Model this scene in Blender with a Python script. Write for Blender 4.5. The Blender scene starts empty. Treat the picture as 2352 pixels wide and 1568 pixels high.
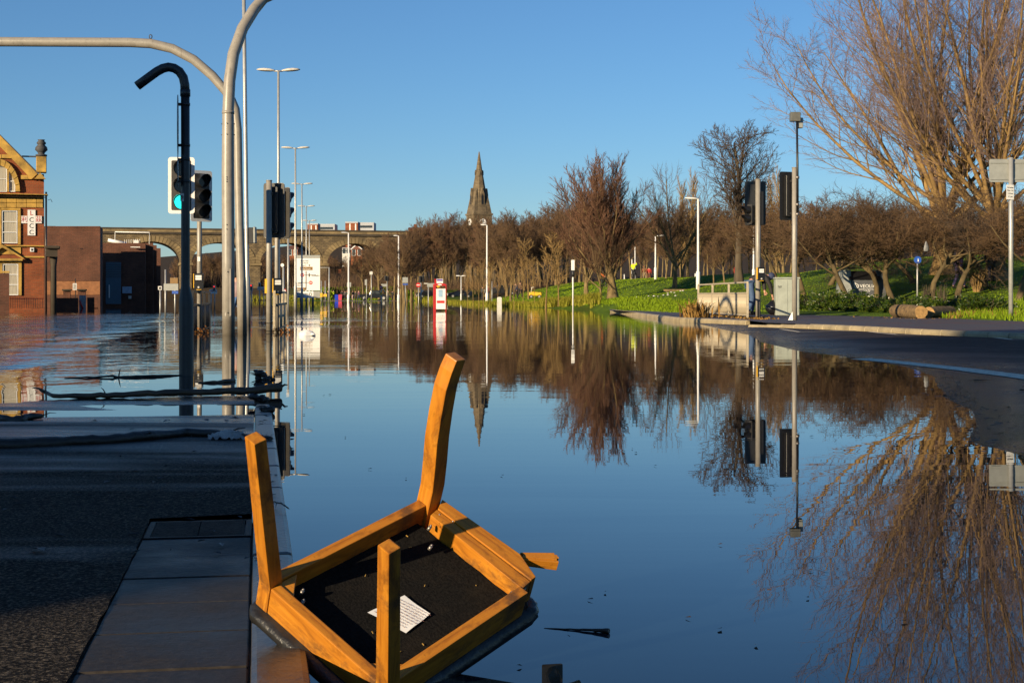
import bpy, bmesh, math, random
import numpy as np
from mathutils import Vector, Matrix, noise as mnoise
# ------------------------------------------------------------------ camera, sky, sun
CAMH = 0.80                 # camera height above the flood water (water is z = 0)
FP, CX, HZ = 3400.0, 1176.0, 680.0   # focal length, centre and horizon measured in a 2352 px wide frame
SUN_AZ, SUN_EL = math.radians(40), math.radians(13.5)   # sun stands behind the viewer, to the left
sc = bpy.context.scene
COL = sc.collection
cam_d = bpy.data.cameras.new('camera'); cam = bpy.data.objects.new('camera', cam_d); COL.objects.link(cam)
cam.location = (0, 0, CAMH); cam.rotation_euler = (math.pi/2, 0, 0)
cam_d.sensor_width = 36.0; cam_d.lens = FP/2352*36.0
cam_d.shift_y = (HZ-784)/2352.0
cam_d.clip_start = 0.05; cam_d.clip_end = 9000
sc.camera = cam
wd = bpy.data.worlds.new('World'); sc.world = wd; wd.use_nodes = True
nt = wd.node_tree; nt.nodes.clear()
sky = nt.nodes.new('ShaderNodeTexSky'); sky.sky_type = 'NISHITA'; sky.sun_disc = False
sky.sun_elevation = SUN_EL; sky.sun_rotation = math.pi + SUN_AZ
sky.altitude = 0; sky.air_density = 1.0; sky.dust_density = 0.0; sky.ozone_density = 5.9
bg = nt.nodes.new('ShaderNodeBackground'); bg.inputs[1].default_value = 0.079
wo = nt.nodes.new('ShaderNodeOutputWorld')
nt.links.new(sky.outputs[0], bg.inputs[0]); nt.links.new(bg.outputs[0], wo.inputs[0])
sun_dir = Vector((-math.sin(SUN_AZ)*math.cos(SUN_EL), -math.cos(SUN_AZ)*math.cos(SUN_EL), math.sin(SUN_EL)))
sl = bpy.data.lights.new('sun', 'SUN'); sl.energy = 5.0; sl.angle = math.radians(0.5); sl.color = (1.0, 0.80, 0.52)
so = bpy.data.objects.new('sun', sl); COL.objects.link(so)
so.rotation_euler = (-sun_dir).to_track_quat('-Z', 'Y').to_euler(); so.location = (-20, -30, 40)
sc.view_settings.view_transform = 'Standard'; sc.view_settings.look = 'None'
sc.view_settings.exposure = 0.62; sc.view_settings.gamma = 1.0
sc.view_settings.use_curve_mapping = False
sc.cycles.max_bounces = 6; sc.cycles.diffuse_bounces = 2; sc.cycles.glossy_bounces = 3
sc.cycles.transparent_max_bounces = 8; sc.cycles.caustics_reflective = False; sc.cycles.caustics_refractive = False

# ------------------------------------------------------------------ helpers
def D(y, z=0.0): return FP*(CAMH-z)/(y-HZ)           # distance of a ground point of height z
def WX(x, d): return (x-CX)/FP*d
def WZ(y, d): return CAMH+(HZ-y)/FP*d
def P(x, y, d): return Vector((WX(x, d), d, WZ(y, d)))

class MB:
    def __init__(s): s.v=[]; s.f=[]; s.m=[]; s.s=[]; s.cn=[]
    def add(s, vs, fs, mi=0, sm=False):
        o=len(s.v); s.v.extend([tuple(v) for v in vs])
        for f in fs: s.f.append(tuple(i+o for i in f)); s.m.append(mi); s.s.append(sm)
    def box(s, x0,x1,y0,y1,z0,z1, mi=0):
        if x0>x1: x0,x1=x1,x0
        if y0>y1: y0,y1=y1,y0
        if z0>z1: z0,z1=z1,z0
        s.add([(x0,y0,z0),(x1,y0,z0),(x1,y1,z0),(x0,y1,z0),(x0,y0,z1),(x1,y0,z1),(x1,y1,z1),(x0,y1,z1)],
              [(0,3,2,1),(4,5,6,7),(0,1,5,4),(1,2,6,5),(2,3,7,6),(3,0,4,7)], mi)
    def obox(s, c, size, mat3, mi=0):
        a,b,d=[x/2 for x in size]; c=Vector(c)
        vs=[c+mat3@Vector(q) for q in ((-a,-b,-d),(a,-b,-d),(a,b,-d),(-a,b,-d),(-a,-b,d),(a,-b,d),(a,b,d),(-a,b,d))]
        s.add(vs,[(0,3,2,1),(4,5,6,7),(0,1,5,4),(1,2,6,5),(2,3,7,6),(3,0,4,7)],mi)
    def loft(s, rings, mi=0, sm=False, caps=True, closed=True):
        n=len(rings[0]); vs=[p for r in rings for p in r]; fs=[]
        for i in range(len(rings)-1):
            for j in range(n if closed else n-1):
                k=(j+1)%n; fs.append((i*n+j,i*n+k,(i+1)*n+k,(i+1)*n+j))
        s.add(vs,fs,mi,sm)
        if caps:
            o=len(s.v)-len(vs)
            s.f.append(tuple(o+j for j in reversed(range(n)))); s.m.append(mi); s.s.append(False)
            s.f.append(tuple(o+(len(rings)-1)*n+j for j in range(n))); s.m.append(mi); s.s.append(False)
    def tube(s, pts, rad, n=8, mi=0, sm=True, caps=True):
        pts=[Vector(p) for p in pts]
        if not hasattr(rad,'__len__'): rad=[rad]*len(pts)
        rings=[]; u=None
        for i,p in enumerate(pts):
            a=pts[max(i-1,0)]; b=pts[min(i+1,len(pts)-1)]; t=(b-a).normalized()
            if u is None:
                h=Vector((0,0,1)) if abs(t.z)<.9 else Vector((1,0,0)); u=t.cross(h).normalized()
            u=(u-t*u.dot(t)).normalized(); w=t.cross(u)
            rings.append([p+(u*math.cos(2*math.pi*k/n)+w*math.sin(2*math.pi*k/n))*rad[i] for k in range(n)])
        s.loft(rings,mi,sm,caps)
    def cone3(s, p, q, r, mi=0):
        s.cn.append((p[0],p[1],p[2],q[0],q[1],q[2],r))
    def prism(s, poly, fn, d0, d1, mi=0):
        n=len(poly); vs=[fn(a,b,d0) for a,b in poly]+[fn(a,b,d1) for a,b in poly]
        s.add(vs,[tuple(range(n)),tuple(reversed(range(n,2*n)))]+[(i,i+n,(i+1)%n+n,(i+1)%n) for i in range(n)],mi)
    def ball(s, c, r, nu=10, nv=7, mi=0, sq=(1,1,1)):
        c=Vector(c); rings=[]
        for i in range(nv+1):
            a=math.pi*i/nv; rr=max(math.sin(a),.02)
            rings.append([c+Vector((rr*math.cos(2*math.pi*j/nu)*r*sq[0],rr*math.sin(2*math.pi*j/nu)*r*sq[1],-math.cos(a)*r*sq[2])) for j in range(nu)])
        s.loft(rings,mi,True)
    def flush(s):
        if not s.cn: return
        A=np.array(s.cn,float); s.cn=[]; p=A[:,0:3]; q=A[:,3:6]; r=A[:,6:7]; t=q-p; L=np.linalg.norm(t,axis=1,keepdims=True)
        h=np.where(np.abs(t[:,2:3])<.9*L,np.array([[0,0,1.]]),np.array([[1.,0,0]]))
        u=np.cross(t,h); u/=np.linalg.norm(u,axis=1,keepdims=True)+1e-12; w=np.cross(t,u); w/=np.linalg.norm(w,axis=1,keepdims=True)+1e-12
        V=np.stack([p+u*r,p-u*r*.5+w*r*.87,p-u*r*.5-w*r*.87,q],1).reshape(-1,3); o=len(s.v); n=len(A)
        F=np.array([[0,1,3],[1,2,3],[2,0,3]])[None]+(np.arange(n)*4+o)[:,None,None]
        s.v.extend(map(tuple,V.tolist())); s.f.extend(map(tuple,F.reshape(-1,3).tolist())); s.m.extend([0]*(3*n)); s.s.extend([True]*(3*n))
    def mesh(s, name, mats, off=None):
        s.flush(); me=bpy.data.meshes.new(name)
        vs=s.v if off is None else [(x-off[0],y-off[1],z-off[2]) for x,y,z in s.v]
        me.from_pydata(vs,[],s.f)
        for m in (mats if isinstance(mats,(list,tuple)) else [mats]): me.materials.append(m)
        me.polygons.foreach_set('material_index',s.m); me.polygons.foreach_set('use_smooth',s.s)
        me.update(); return me
    def build(s, name, mats, parent=None, world=False, bevel=0, seg=1, fix=False):
        off=None
        if parent is not None and world: off=parent.location
        me=s.mesh(name,mats,off)
        if bevel or fix:
            bm=bmesh.new(); bm.from_mesh(me); bmesh.ops.remove_doubles(bm,verts=bm.verts,dist=1e-5)
            bmesh.ops.recalc_face_normals(bm,faces=bm.faces)
            if bevel: bmesh.ops.bevel(bm,geom=[e for e in bm.edges if len(e.link_faces)==2 and e.calc_face_angle(0)>.5],offset=bevel,segments=seg,affect='EDGES',profile=.6)
            bm.to_mesh(me); bm.free()
        o=bpy.data.objects.new(name,me); COL.objects.link(o)
        if parent is not None: o.parent=parent
        return o
def tag(o, label=None, cat=None, group=None, kind=None):
    if label: o['label']=label
    if cat: o['category']=cat
    if group: o['group']=group
    if kind: o['kind']=kind
    return o
def thing(name, label, cat, loc=(0,0,0), rz=0.0, group=None):
    o=bpy.data.objects.new(name,None); COL.objects.link(o); o.location=loc; o.rotation_euler=(0,0,rz)
    o.empty_display_size=.2
    return tag(o,label,cat,group)
def copy_tree(o, parent=None):
    c=o.copy(); COL.objects.link(c)
    if parent is not None: c.parent=parent
    for ch in list(o.children): copy_tree(ch,c)
    return c
def mesh_obj(name, me, parent=None):
    o=bpy.data.objects.new(name,me); COL.objects.link(o)
    if parent is not None: o.parent=parent
    return o
def text_mesh(txt, size, mat, align='CENTER'):
    cu=bpy.data.curves.new('txt','FONT'); cu.body=txt; cu.size=size; cu.align_x=align; cu.extrude=.002; cu.resolution_u=3
    o=bpy.data.objects.new('txt',cu); COL.objects.link(o)
    dg=bpy.context.evaluated_depsgraph_get(); me=bpy.data.meshes.new_from_object(o.evaluated_get(dg))
    bpy.data.objects.remove(o); bpy.data.curves.remove(cu)
    me.materials.clear(); me.materials.append(mat); return me

# ------------------------------------------------------------------ materials
def lin(h):
    h=h.lstrip('#'); r=[int(h[i:i+2],16)/255 for i in (0,2,4)]
    return tuple(c/12.92 if c<=.04045 else ((c+.055)/1.055)**2.4 for c in r)
class NT:
    def __init__(s,name):
        s.mat=bpy.data.materials.new(name); s.mat.use_nodes=True; s.t=s.mat.node_tree; s.n=s.t.nodes
        s.b=s.n['Principled BSDF']
    def new(s,typ,**kw):
        n=s.n.new(typ)
        for k,v in kw.items():
            if k in n.inputs: n.inputs[k].default_value=v
            else: setattr(n,k,v)
        return n
    def l(s,a,b): s.t.links.new(a,b)
    def coord(s,kind='Object',scale=(1,1,1)):
        tc=s.new('ShaderNodeTexCoord'); mp=s.new('ShaderNodeMapping'); mp.inputs['Scale'].default_value=scale
        s.l(tc.outputs[kind],mp.inputs[0]); return mp.outputs[0]
    def wpos(s,scale=(1,1,1)):
        g=s.new('ShaderNodeNewGeometry'); mp=s.new('ShaderNodeMapping'); mp.inputs['Scale'].default_value=scale
        s.l(g.outputs['Position'],mp.inputs[0]); return mp.outputs[0]
    def noise(s,vec,scale,detail=4,rough=.55,dist=0):
        n=s.new('ShaderNodeTexNoise'); n.inputs['Scale'].default_value=scale; n.inputs['Detail'].default_value=detail
        n.inputs['Roughness'].default_value=rough; n.inputs['Distortion'].default_value=dist; s.l(vec,n.inputs['Vector']); return n.outputs[0]
    def ramp(s,fac,stops):
        r=s.new('ShaderNodeValToRGB'); e=r.color_ramp.elements
        while len(e)<len(stops): e.new(.5)
        for i,(p,c) in enumerate(stops): e[i].position=p; e[i].color=(*c,1) if len(c)==3 else c
        s.l(fac,r.inputs[0]); return r.outputs[0]
    def math(s,op,a,b=None,c=None,clamp=False):
        n=s.new('ShaderNodeMath'); n.operation=op; n.use_clamp=clamp
        for i,x in enumerate((a,b,c)):
            if x is None: continue
            if isinstance(x,(int,float)): n.inputs[i].default_value=x
            else: s.l(x,n.inputs[i])
        return n.outputs[0]
    def mix(s,fac,a,b,mode='MIX'):
        n=s.new('ShaderNodeMix'); n.data_type='RGBA'; n.blend_type=mode
        for i,x in ((0,fac),(6,a),(7,b)):
            if isinstance(x,(int,float)): n.inputs[i].default_value=x
            elif isinstance(x,tuple): n.inputs[i].default_value=(*x,1)
            else: s.l(x,n.inputs[i])
        return n.outputs[2]
    def bump(s,h,strength=.3,dist=.01,normal=None):
        n=s.new('ShaderNodeBump'); n.inputs['Strength'].default_value=strength; n.inputs['Distance'].default_value=dist
        s.l(h,n.inputs['Height'])
        if normal is not None: s.l(normal,n.inputs['Normal'])
        s.l(n.outputs[0],s.b.inputs['Normal']); return n.outputs[0]
    def col(s,x):
        if isinstance(x,tuple): s.b.inputs['Base Color'].default_value=(*x,1)
        else: s.l(x,s.b.inputs['Base Color'])
    def set(s,**kw):
        for k,v in kw.items():
            k=k.replace('_',' ')
            if isinstance(v,(int,float)): s.b.inputs[k].default_value=v
            elif isinstance(v,tuple): s.b.inputs[k].default_value=v
            else: s.l(v,s.b.inputs[k])
def mk(name, c, rough=.6, metal=0, var=.25, scale=6, bump=.0, bscale=60, c2=None, stretch=(1,1,1), spec=.5):
    t=NT(name); v=t.coord('Object',stretch); n=t.noise(v,scale,5,.6)
    c2=c2 or tuple(x*(1-var) for x in c); hi=tuple(min(x*(1+var*.6),1) for x in c)
    t.col(t.ramp(n,[(.3,c2),(.7,hi)])); t.set(Roughness=rough,Metallic=metal)
    t.b.inputs['Specular IOR Level'].default_value=spec
    if bump: t.bump(t.noise(v,bscale,3,.6),bump,.01)
    return t.mat
def emi(name,c,st):
    t=NT(name); t.col(c); t.b.inputs['Emission Color'].default_value=(*c,1); t.b.inputs['Emission Strength'].default_value=st; return t.mat

def post_mat(name,c,rough,metal):
    t=NT(name); w=t.wpos(); n=t.noise(w,6,5,.65); n2=t.noise(t.wpos((9,9,1.2)),2.0,4,.6); sp=t.new('ShaderNodeSeparateXYZ'); t.l(w,sp.inputs[0])
    base=t.ramp(n,[(.3,tuple(x*.82 for x in c)),(.7,tuple(min(1,x*1.08) for x in c))]); grime=t.ramp(n2,[(.58,(0,0,0)),(.72,(.55,.55,.55))])
    base=t.mix(grime,base,tuple(x*.45 for x in c)); mr=t.new('ShaderNodeMapRange'); t.l(t.math('ADD',sp.outputs[2],t.math('MULTIPLY',n,.25)),mr.inputs[0]); mr.inputs[1].default_value=.62; mr.inputs[2].default_value=.12
    t.col(t.mix(t.math('MULTIPLY',mr.outputs[0],.6),base,(.075,.055,.03))); t.set(Roughness=rough,Metallic=metal); t.bump(n,.05,.01); return t.mat
m_grey = post_mat('painted_grey_steel',(.30,.275,.235),.38,0)
m_galv = post_mat('galvanised_steel',(.42,.42,.40),.42,.35)
m_dark = mk('dark_grey_paint',(.026,.026,.028),.42,0,.3,9,.05,60)
m_black= mk('black_plastic',(.012,.012,.013),.38,0,.4,20)
m_board= mk('signal_backing_board',(.045,.041,.036),.5,0,.25,10)
m_white= mk('white_paint',(.78,.77,.74),.45,0,.08,12)
m_offw = mk('weathered_white_paint',(.58,.56,.51),.55,0,.25,14)
m_signback= mk('sign_back_aluminium',(.30,.31,.29),.5,.2,.15,5)
m_yellow=mk('yellow_plastic',(.75,.42,.02),.45,0,.15,10)
m_blue = mk('blue_sign_paint',(.02,.09,.42),.4,0,.15,10)
m_red  = mk('red_sign_paint',(.55,.02,.02),.4,0,.15,10)
m_brown= mk('brown_sign_paint',(.22,.12,.03),.45,0,.15,10)
m_chrome=mk('steel_bolt',(.30,.27,.24),.45,.8,.2,30)
m_glass= mk('window_glass',(.03,.035,.04),.06,0,.3,2,spec=.8)
m_green_on=emi('signal_green_lit',(.02,.9,.75),1.6)
m_red_on=emi('signal_red_lit',(1.0,.03,.01),1.6)
m_lens = mk('signal_lens_dark',(.02,.02,.02),.2,0,.2,20)
m_stone= mk('yellow_sandstone',(.50,.30,.06),.85,0,.5,1.6,.4,20,c2=(.20,.125,.032))
m_textblk=mk('black_lettering',(.02,.02,.02),.5,0,.1,10)
m_bark = mk('bark',(.20,.14,.058),.9,0,.55,5,.6,30,stretch=(1,1,.3))
m_barkd= mk('dark_bark',(.09,.068,.042),.9,0,.5,5,.6,30,stretch=(1,1,.3))
m_twig_r=mk('reddish_twigs',(.135,.064,.033),.8,0,.4,.8)
m_twig_b=mk('brown_twigs',(.115,.064,.028),.8,0,.4,.8)
m_twig_d=mk('dark_twigs',(.07,.046,.030),.8,0,.4,.8)
m_twig_y=mk('ochre_branches',(.29,.18,.062),.8,0,.45,1.2)
m_twig_p=mk('mauve_budding_twigs',(.19,.125,.105),.75,0,.35,1.2)
m_roofslate=mk('roof_slate',(.06,.058,.06),.7,0,.3,8)
m_skin = mk('skin',(.52,.27,.18),.55,0,.12,12)
m_hair = mk('hair',(.03,.02,.013),.6,0,.3,30)
m_rubber=mk('black_rubber',(.012,.012,.012),.75,0,.2,20)

def brick_mat(name, c1, c2, mortar, bw=.225, bh=.075, facade='XZ', varc=.5, mort=.012):
    t=NT(name); tc=t.new('ShaderNodeTexCoord'); sp=t.new('ShaderNodeSeparateXYZ'); t.l(tc.outputs['Object'],sp.inputs[0])
    cb=t.new('ShaderNodeCombineXYZ'); xy=t.math('ADD',sp.outputs[0],sp.outputs[1]); t.l(xy,cb.inputs[0]); t.l(sp.outputs[2],cb.inputs[1])
    b=t.new('ShaderNodeTexBrick'); t.l(cb.outputs[0],b.inputs['Vector'])
    b.inputs['Scale'].default_value=1; b.inputs['Brick Width'].default_value=bw; b.inputs['Row Height'].default_value=bh
    b.inputs['Mortar Size'].default_value=mort; b.inputs['Mortar Smooth'].default_value=.3; b.inputs['Bias'].default_value=0
    b.inputs['Color1'].default_value=(*c1,1); b.inputs['Color2'].default_value=(*c2,1); b.inputs['Mortar'].default_value=(*mortar,1)
    n=t.noise(tc.outputs['Object'],.7,6,.65); dk=t.ramp(n,[(.3,(1-varc,)*3),(.65,(1.15,)*3)])
    t.col(t.mix(1.0,b.outputs[0],dk,'MULTIPLY')); t.set(Roughness=.85)
    inv=t.math('SUBTRACT',1.0,b.outputs[1]); nn=t.noise(tc.outputs['Object'],9,4,.6); t.bump(t.math('ADD',inv,t.math('MULTIPLY',nn,.6)),.6,.02)
    return t.mat
m_brick1=brick_mat('red_brick',(.37,.08,.018),(.25,.053,.014),(.2,.09,.04))
m_brick2=brick_mat('brown_brick',(.17,.055,.028),(.115,.038,.02),(.13,.07,.045))
m_viaduct=brick_mat('viaduct_masonry',(.235,.17,.085),(.155,.112,.06),(.07,.052,.033),.75,.32,varc=.6,mort=.03)
m_churchstone=brick_mat('church_stone',(.20,.15,.085),(.13,.098,.06),(.1,.075,.045),.9,.4,varc=.55,mort=.03)
# ------------------------------------------------------------------ setting: terrain, water, roads, pavements
rnd=random.Random(7)
def sstep(x): x=np.clip(x,0,1); return x*x*(3-2*x)
def polydist(X,Y,pts):
    best=np.full(X.shape,1e9)
    for (ax,ay),(bx,by) in zip(pts[:-1],pts[1:]):
        dx,dy=bx-ax,by-ay; t=np.clip(((X-ax)*dx+(Y-ay)*dy)/(dx*dx+dy*dy),0,1)
        best=np.minimum(best,np.hypot(X-ax-t*dx,Y-ay-t*dy))
    return best
def inpoly(X,Y,pts):
    c=np.zeros(X.shape,bool); n=len(pts)
    for i in range(n):
        ax,ay=pts[i]; bx,by=pts[(i+1)%n]
        if ay==by: continue
        k=((ay>Y)!=(by>Y))&(X<(bx-ax)*(Y-ay)/(by-ay)+ax); c^=k
    return c
def pxd(lst): return [(WX(x,D(y)),D(y)) for x,y in lst]
SHORE=[(-900,330)]+pxd([(-400,689),(560,690),(700,690.5),(770,691),(900,691),(1000,693),(1050,697),(1130,703),(1250,707),(1370,712),(1394,715)])+[(6.6,58),(8.5,45),(11,36),(14,26),(20,18),(60,5),(400,-30)]
SX=[p[0] for p in SHORE]; SY=[p[1] for p in SHORE]
# right-hand pavement outline (kerb edge first, then the back edge)
KERB_L=pxd([(1400,716),(1470,726),(1550,738),(1618,742),(1680,745.5),(1722,747.5)])
KERB_R=[(WX(x,D(y,.07)),D(y,.07)) for x,y in [(1722,745.5),(1760,746.5),(1876,751),(1993,756.6),(2135,764.7),(2272,770),(2352,774)]]+[(10.4,24.5),(12.6,20.5),(17,17)]
BACK=[(24,20),(18,30)]+[(WX(x,D(y,.13)),D(y,.13)) for x,y in [(2352,738),(2180,731),(2040,727),(1850,723),(1600,719),(1480,713.5),(1400,713)]]
PAVE=KERB_L+KERB_R[1:]+BACK
def terrain_h(X,Y):
    X=np.asarray(X,float); Y=np.asarray(Y,float)
    s=polydist(X,Y,SHORE)*np.where(Y>np.interp(X,SX,SY),1,-1)
    h=np.where(s<0,-.35*sstep(-s/3),.14*sstep(s/2.0))
    h=h+2.25*sstep((s-1.5)/(15+np.interp(X,[6,14],[0,30])*np.interp(Y,[82,112],[1,0])))
    mx,my=WX(2110,82),84
    h=h+2.0*np.exp(-(((X-mx)/14)**2+((Y-my)/13)**2))*(s>0)
    h=h+sstep((Y-330)/900)*46*(.8+.4*np.sin(X*.006+1))
    h=h+np.where(s>4,.12*np.sin(X*.31+Y*.11)*np.sin(Y*.23-X*.07),0)*sstep((s-4)/10)
    rx=np.minimum(sstep((X+34)/2),1-sstep((X+15.5)/2)); h=h*(1-rx)+rx*np.where(Y<276,np.minimum(h,.02),.02+(h-.02)*sstep((Y-276)/12))
    r2=(1-sstep((X+5)/4))*(1-sstep((Y-264)/16)); h=h*(1-r2)+r2*np.minimum(h,.62)
    return np.where(inpoly(X,Y,PAVE),np.minimum(h,.06),h)
_gx=np.arange(-70,70.1,.5); _gy=np.arange(8,330.1,.5); _GT=terrain_h(*np.meshgrid(_gx,_gy))
def th(x,y):
    if -69<x<69 and 9<y<329:
        i=(x+70)/.5; j=(y-8)/.5; a=int(i); b=int(j); u=i-a; v=j-b
        return float((_GT[b,a]*(1-u)+_GT[b,a+1]*u)*(1-v)+(_GT[b+1,a]*(1-u)+_GT[b+1,a+1]*u)*v)
    return float(terrain_h(np.array([x]),np.array([y]))[0])
def grid(name,xs,ys,zf,mat,parent=None,mask=None):
    X,Y=np.meshgrid(xs,ys); Z=zf(X,Y); nx,ny=len(xs),len(ys)
    vs=np.stack([X,Y,Z],-1).reshape(-1,3); fs=[]
    for j in range(ny-1):
        for i in range(nx-1):
            if mask is not None and not mask(.5*(xs[i]+xs[i+1]),.5*(ys[j]+ys[j+1])): continue
            a=j*nx+i; fs.append((a,a+1,a+nx+1,a+nx))
    me=bpy.data.meshes.new(name); me.from_pydata(vs.tolist(),[],fs); me.materials.append(mat)
    me.polygons.foreach_set('use_smooth',[True]*len(fs)); me.update()
    return mesh_obj(name,me,parent)

t=NT('grass_and_soil'); w=t.wpos(); n1=t.noise(w,.35,6,.6); n2=t.noise(w,6,5,.7)
g=t.ramp(t.math('ADD',t.math('MULTIPLY',n1,.6),t.math('MULTIPLY',n2,.4)),[(.34,(.065,.075,.010)),(.47,(.085,.15,.006)),(.66,(.15,.22,.010))])
mud=t.ramp(t.noise(w,.16,5,.65),[(.55,(0,0,0)),(.66,(1,1,1))])
sp=t.new('ShaderNodeSeparateXYZ'); t.l(w,sp.inputs[0])
lit=t.new('ShaderNodeMapRange'); lit.inputs[1].default_value=160; lit.inputs[2].default_value=190; t.l(sp.outputs[1],lit.inputs[0])
lx=t.new('ShaderNodeMapRange'); lx.inputs[1].default_value=-10; lx.inputs[2].default_value=-4; t.l(sp.outputs[0],lx.inputs[0])
lz=t.new('ShaderNodeMapRange'); lz.inputs[1].default_value=-36; lz.inputs[2].default_value=-44; t.l(sp.outputs[0],lz.inputs[0])
ly=t.new('ShaderNodeMapRange'); ly.inputs[1].default_value=300; ly.inputs[2].default_value=318; t.l(sp.outputs[1],ly.inputs[0])
far=t.mix(t.math('MULTIPLY',lit.outputs[0],t.math('MAXIMUM',t.math('MAXIMUM',lx.outputs[0],lz.outputs[0]),ly.outputs[0])),g,t.ramp(n2,[(.3,(.035,.024,.012)),(.7,(.085,.055,.025))]))
t.col(t.mix(t.math('MULTIPLY',mud,.55),far,(.06,.042,.02))); t.set(Roughness=.9); t.b.inputs['Specular IOR Level'].default_value=.15
t.bump(t.math('ADD',n2,t.noise(w,30,3,.7)),.8,.06); m_grass=t.mat
xs=np.unique(np.concatenate([np.linspace(-900,-60,30),np.linspace(-60,60,161),np.linspace(60,900,30)]))
ys=np.unique(np.concatenate([np.linspace(10,150,141),np.linspace(150,340,80),np.linspace(340,1400,50),np.linspace(1400,5000,8)]))
tag(grid('terrain',xs,ys,terrain_h,m_grass),kind='structure',label='grassy park bank and wooded rise beyond the flood')

# flood water
t=NT('flood_water'); t.col((.005,.011,.018)); t.set(Roughness=.0,IOR=1.33); t.b.inputs['Specular IOR Level'].default_value=.5
w=t.wpos(); sp=t.new('ShaderNodeSeparateXYZ'); t.l(w,sp.inputs[0]); X,Y=sp.outputs[0],sp.outputs[1]
lat=t.math('ADD',t.math('ADD',X,t.math('MULTIPLY',Y,.16)),1.3)          # <0 left of the kerb line: the running water
mr=t.new('ShaderNodeMapRange'); mr.interpolation_type='SMOOTHSTEP'; mr.inputs[1].default_value=1.0; mr.inputs[2].default_value=-4.0; t.l(lat,mr.inputs[0])
mr2=t.new('ShaderNodeMapRange'); mr2.interpolation_type='SMOOTHSTEP'; mr2.inputs[1].default_value=11; mr2.inputs[2].default_value=17; t.l(Y,mr2.inputs[0])
mr4=t.new('ShaderNodeMapRange'); mr4.interpolation_type='SMOOTHSTEP'; mr4.inputs[1].default_value=75; mr4.inputs[2].default_value=48; t.l(Y,mr4.inputs[0])
chop=t.math('MULTIPLY',mr.outputs[0],t.math('MULTIPLY',mr2.outputs[0],mr4.outputs[0]))
patch=t.ramp(t.noise(t.wpos((.16,.045,1)),1.0,3,.5),[(.40,(.40,.40,.40)),(.60,(1.3,1.3,1.3))])
dl=t.math('ADD',t.math('MULTIPLY',t.math('ADD',X,6.06),.984),t.math('MULTIPLY',t.math('SUBTRACT',Y,17.5),.176))   # edge of the faster current
dl=t.math('ADD',dl,t.math('MULTIPLY',t.math('SUBTRACT',t.noise(t.wpos((.3,.12,1)),1,2,.5),.5),2.2))
cur=t.new('ShaderNodeMapRange'); cur.interpolation_type='SMOOTHSTEP'; cur.inputs[1].default_value=.4; cur.inputs[2].default_value=-1.2; t.l(dl,cur.inputs[0])
rdg=t.new('ShaderNodeMapRange'); rdg.interpolation_type='SMOOTHSTEP'; rdg.inputs[1].default_value=1.1; rdg.inputs[2].default_value=0; t.l(t.math('ABSOLUTE',t.math('ADD',dl,.6)),rdg.inputs[0])
rdg2=t.new('ShaderNodeMapRange'); rdg2.interpolation_type='SMOOTHSTEP'; rdg2.inputs[1].default_value=62; rdg2.inputs[2].default_value=40; t.l(Y,rdg2.inputs[0])
ridge=t.math('MULTIPLY',t.math('MULTIPLY',rdg.outputs[0],rdg2.outputs[0]),.09)
chop=t.math('MULTIPLY',chop,t.math('ADD',.45,t.math('MULTIPLY',cur.outputs[0],1.1)))
chop=t.math('MULTIPLY',chop,patch)
b1=t.new('ShaderNodeMapRange'); b1.interpolation_type='SMOOTHSTEP'; b1.inputs[1].default_value=30; b1.inputs[2].default_value=46; t.l(Y,b1.inputs[0])
b2=t.new('ShaderNodeMapRange'); b2.interpolation_type='SMOOTHSTEP'; b2.inputs[1].default_value=78; b2.inputs[2].default_value=55; t.l(Y,b2.inputs[0])
b3=t.new('ShaderNodeMapRange'); b3.interpolation_type='SMOOTHSTEP'; b3.inputs[1].default_value=1; b3.inputs[2].default_value=-6; t.l(X,b3.inputs[0])
band=t.math('MULTIPLY',t.math('MULTIPLY',b1.outputs[0],b2.outputs[0]),t.math('MULTIPLY',b3.outputs[0],t.ramp(t.noise(t.wpos((.12,.1,1)),1,2,.5),[(.42,(0,0,0)),(.6,(1,1,1))])))
near=t.new('ShaderNodeMapRange'); near.inputs[1].default_value=9; near.inputs[2].default_value=40; t.l(Y,near.inputs[0])
h_big=t.math('MULTIPLY',t.noise(t.wpos((.9,.55,1)),1.0,4,.55,.6),t.math('ADD',t.math('MULTIPLY',chop,.12),t.math('MULTIPLY',band,.05)))
h_mid=t.math('MULTIPLY',t.noise(t.wpos((2.6,3.2,1)),1.0,3,.5,.4),t.math('ADD',t.math('MULTIPLY',chop,.05),t.math('MULTIPLY',band,.006)))
h_calm=t.math('MULTIPLY',t.noise(t.wpos((.7,4.0,1)),1.0,2,.5,.3),t.math('ADD',.00034,t.math('MULTIPLY',near.outputs[0],.0017)))
h_swell=t.math('MULTIPLY',t.noise(t.wpos((.25,.7,1)),1.0,1,.5,.3),.0016)
t.bump(t.math('ADD',t.math('ADD',t.math('ADD',h_big,ridge),h_mid),t.math('ADD',h_calm,h_swell)),1.0,1.0); m_water=t.mat
mb=MB(); mb.add([(-900,-80,0),(900,-80,0),(900,420,0),(-900,420,0)],[(0,1,2,3)])
tag(mb.build('flood_water',m_water),kind='structure',label='still flood water mirroring the sky')

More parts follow.
